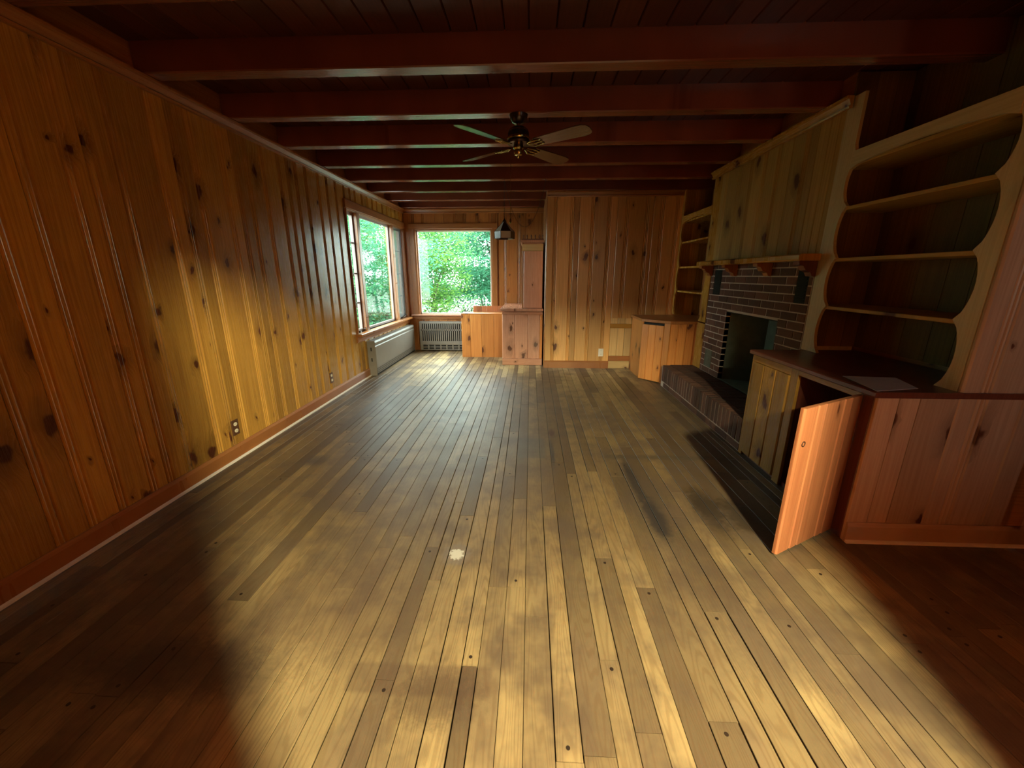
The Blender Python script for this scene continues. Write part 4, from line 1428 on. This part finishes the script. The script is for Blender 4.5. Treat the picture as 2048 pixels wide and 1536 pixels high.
# ------------------------------------------------------------------ hall lamp behind the camera
hl = thing('hall_ceiling_lamp', (HALL_LAMP[0], HALL_LAMP[1], 2.62), 'plain ceiling lamp of the hall behind the viewer', 'lamp')
MB().lathe([(0.02, 2.30), (0.05, 2.31), (0.055, 2.33), (0.02, 2.36), (0.015, 2.55), (0.06, 2.60), (0.06, 2.62)], (HALL_LAMP[0], HALL_LAMP[1], 0), 16).build('fitting', 'brass', hl, smooth=True)

# ------------------------------------------------------------------ outdoors
gr = MB().box(-60, 40, YN + 0.5, 90, -0.75, -0.70)
gr.box(-60, -2.9, -20, YN + 0.5, -0.75, -0.70)
tag(gr.build('ground_outside', 'ground'), kind='structure')
tag(MB().box(-14, 6, 12.5, 14.5, -0.70, -0.66).build('ground_lawn', 'grass'), kind='structure')


def tree(loc, h, rad, n_sprays, n_leaf, leafmat, label, seed, low=0.25, group='trees outside the windows', lsize=0.07, name='tree'):
    rnd = random.Random(seed)
    t_ = thing(name, loc, label, 'tree', group)
    L_ = Vector(loc)
    tr = MB()
    lv = MB()
    stems = rnd.choice((2, 3, 3))
    tips = []
    for s in range(stems):
        a = rnd.random() * 2 * PI
        p = L_ + Vector((0.12 * math.cos(a), 0.12 * math.sin(a), 0))
        d = Vector((0.25 * math.cos(a), 0.25 * math.sin(a), 1)).normalized()
        r = 0.055 + 0.02 * rnd.random()
        seglen = h * 0.85 / 7
        for k in range(7):
            q = p + d * seglen
            tr.tube(p, q, r, 7, r * 0.82)
            if k >= 1:
                for _ in range(2):
                    b = rnd.random() * 2 * PI
                    bd = Vector((math.cos(b), math.sin(b), rnd.uniform(0.1, 0.7))).normalized()
                    bl = rad * rnd.uniform(0.4, 0.95) * (1 - 0.07 * k)
                    e = q + bd * bl
                    tr.tube(q, (q + e) / 2 + Vector((0, 0, 0.05)), r * 0.45, 5, r * 0.3)
                    tr.tube((q + e) / 2 + Vector((0, 0, 0.05)), e, r * 0.3, 5, r * 0.12)
                    tips.append(e); tips.append((q + e) / 2)
            p = q; r *= 0.82
            d = (d + Vector((rnd.uniform(-.15, .15), rnd.uniform(-.15, .15), 0.05))).normalized()
    for s in range(n_sprays):
        if s < len(tips) and rnd.random() < 0.8:
            c = tips[s] + Vector((rnd.uniform(-.3, .3), rnd.uniform(-.3, .3), rnd.uniform(-.2, .2)))
        else:
            a = rnd.random() * 2 * PI; rr = rad * math.sqrt(rnd.random())
            zz = low * h + (1 - low) * h * rnd.random()
            sh = 1.0 - 0.5 * abs(zz / h - 0.55)
            c = L_ + Vector((rr * sh * math.cos(a), rr * sh * math.sin(a), zz))
        sr = rnd.uniform(0.35, 0.7)
        tn = rnd.uniform(-1, 1)
        for _ in range(int(n_leaf * 1.5)):
            a = rnd.random() * 2 * PI; rr = sr * math.sqrt(rnd.random())
            p = c + Vector((rr * math.cos(a), rr * math.sin(a), rnd.gauss(0, 0.10) - 0.15 * rr))
            dr = Vector((rnd.uniform(-1, 1), rnd.uniform(-1, 1), rnd.uniform(-0.5, 0.4))).normalized()
            sd = dr.cross(Vector((rnd.uniform(-.5, .5), rnd.uniform(-.5, .5), 1))).normalized()
            ln = lsize * rnd.uniform(0.7, 1.3); wd = ln * 0.42
            k = len(lv.v)
            nn = dr.cross(sd) * ln * 0.12
            lv.v += [p, p + dr * ln * 0.5 + sd * wd + nn, p + dr * ln, p + dr * ln * 0.5 - sd * wd + nn]
            lv.gc += [(0, 0, 0)] * 4; lv.tn += [tn] * 4
            lv.f += [(k, k + 1, k + 2), (k, k + 2, k + 3)]; lv.mi += [0, 0]
    tr.build('trunk', 'bark', t_)
    tag(lv.build('foliage', leafmat, t_), kind='stuff')
    return t_


G = -0.70
TREES = [
    # x, y, height, radius, leaf material, label, seed, low
    (-2.9, 11.4, 3.5, 1.15, 'leaf_a', 'bright yellow green small tree with forked grey stem near the window', 3, 0.36, 105, 75, 0.075),
    (-0.9, 14.0, 4.3, 1.5, 'leaf_b', 'bluish green tree in the middle of the picture window', 5, 0.26, 150, 75, 0.09),
    (-3.9, 15.4, 4.6, 1.6, 'leaf_b', 'bluish green tree behind the yellow green one', 7, 0.26, 150, 75, 0.09),
    (-5.0, 10.3, 4.2, 1.1, 'leaf_b', 'dense bluish tree seen through the left picture pane', 8, 0.12, 150, 75, 0.08),
    (-7.5, 14.2, 5.2, 1.8, 'leaf_c', 'tall mid green tree behind the left window trees', 9, 0.18, 170, 75, 0.09),
    (-4.5, 7.4, 3.4, 1.1, 'leaf_c', 'mid green tree nearest the left window', 12, 0.15, 110, 70, 0.075),
    (1.9, 17.4, 4.8, 1.9, 'leaf_c', 'mid green tree at the right of the picture window', 15, 0.28, 140, 70, 0.10),
    (-2.0, 18.8, 5.2, 1.9, 'leaf_c', 'broad distant mid green tree behind the others', 17, 0.22, 170, 70, 0.12),
    (-7.0, 18.6, 5.5, 2.1, 'leaf_b', 'distant bluish green tree far left outdoors', 19, 0.18, 190, 70, 0.12),
    (-3.75, 9.1, 3.3, 0.75, 'leaf_b', 'slim bluish tree just outside the left window corner', 25, 0.10, 90, 75, 0.07),
    (-7.2, 11.2, 4.4, 1.2, 'leaf_b', 'bluish tree filling the gap behind the slim one', 26, 0.1, 130, 75, 0.08),
    (-5.75, 13.1, 3.9, 0.9, 'leaf_a', 'yellow green tree seen through the narrow left casement', 36, 0.10, 110, 75, 0.08),
    (-7.3, 7.4, 4.6, 1.5, 'leaf_b', 'bluish tree out beyond the left window', 21, 0.15, 140, 70, 0.09),
    (-10.6, 17.6, 6.0, 2.0, 'leaf_c', 'farthest mid green tree at the left outdoors', 31, 0.12, 190, 70, 0.13),
    (-10.4, 11.8, 5.0, 1.8, 'leaf_c', 'mid green tree far out to the left', 33, 0.12, 160, 70, 0.11),
]
for (tx, ty, hh, rr, lm, lb, sd, lo, ns, nl, ls) in TREES:
    tree((tx, ty, G), hh, rr, ns, nl, lm, lb, sd, lo, lsize=ls)
# low shrubs along the foot of the view
for i, (tx, ty) in enumerate(((-4.4, 12.9), (-3.0, 13.3), (-2.5, 15.9))):
    tree((tx, ty, G + 0.04), 0.9, 0.55, 26, 60, 'leaf_a', ('low yellow green shrub left below the picture window view', 'low yellow green shrub in the middle of the picture window view', 'low yellow green shrub right in the picture window view')[i], 40 + i, 0.15, group='low shrubs outdoors', lsize=0.06, name='shrub')
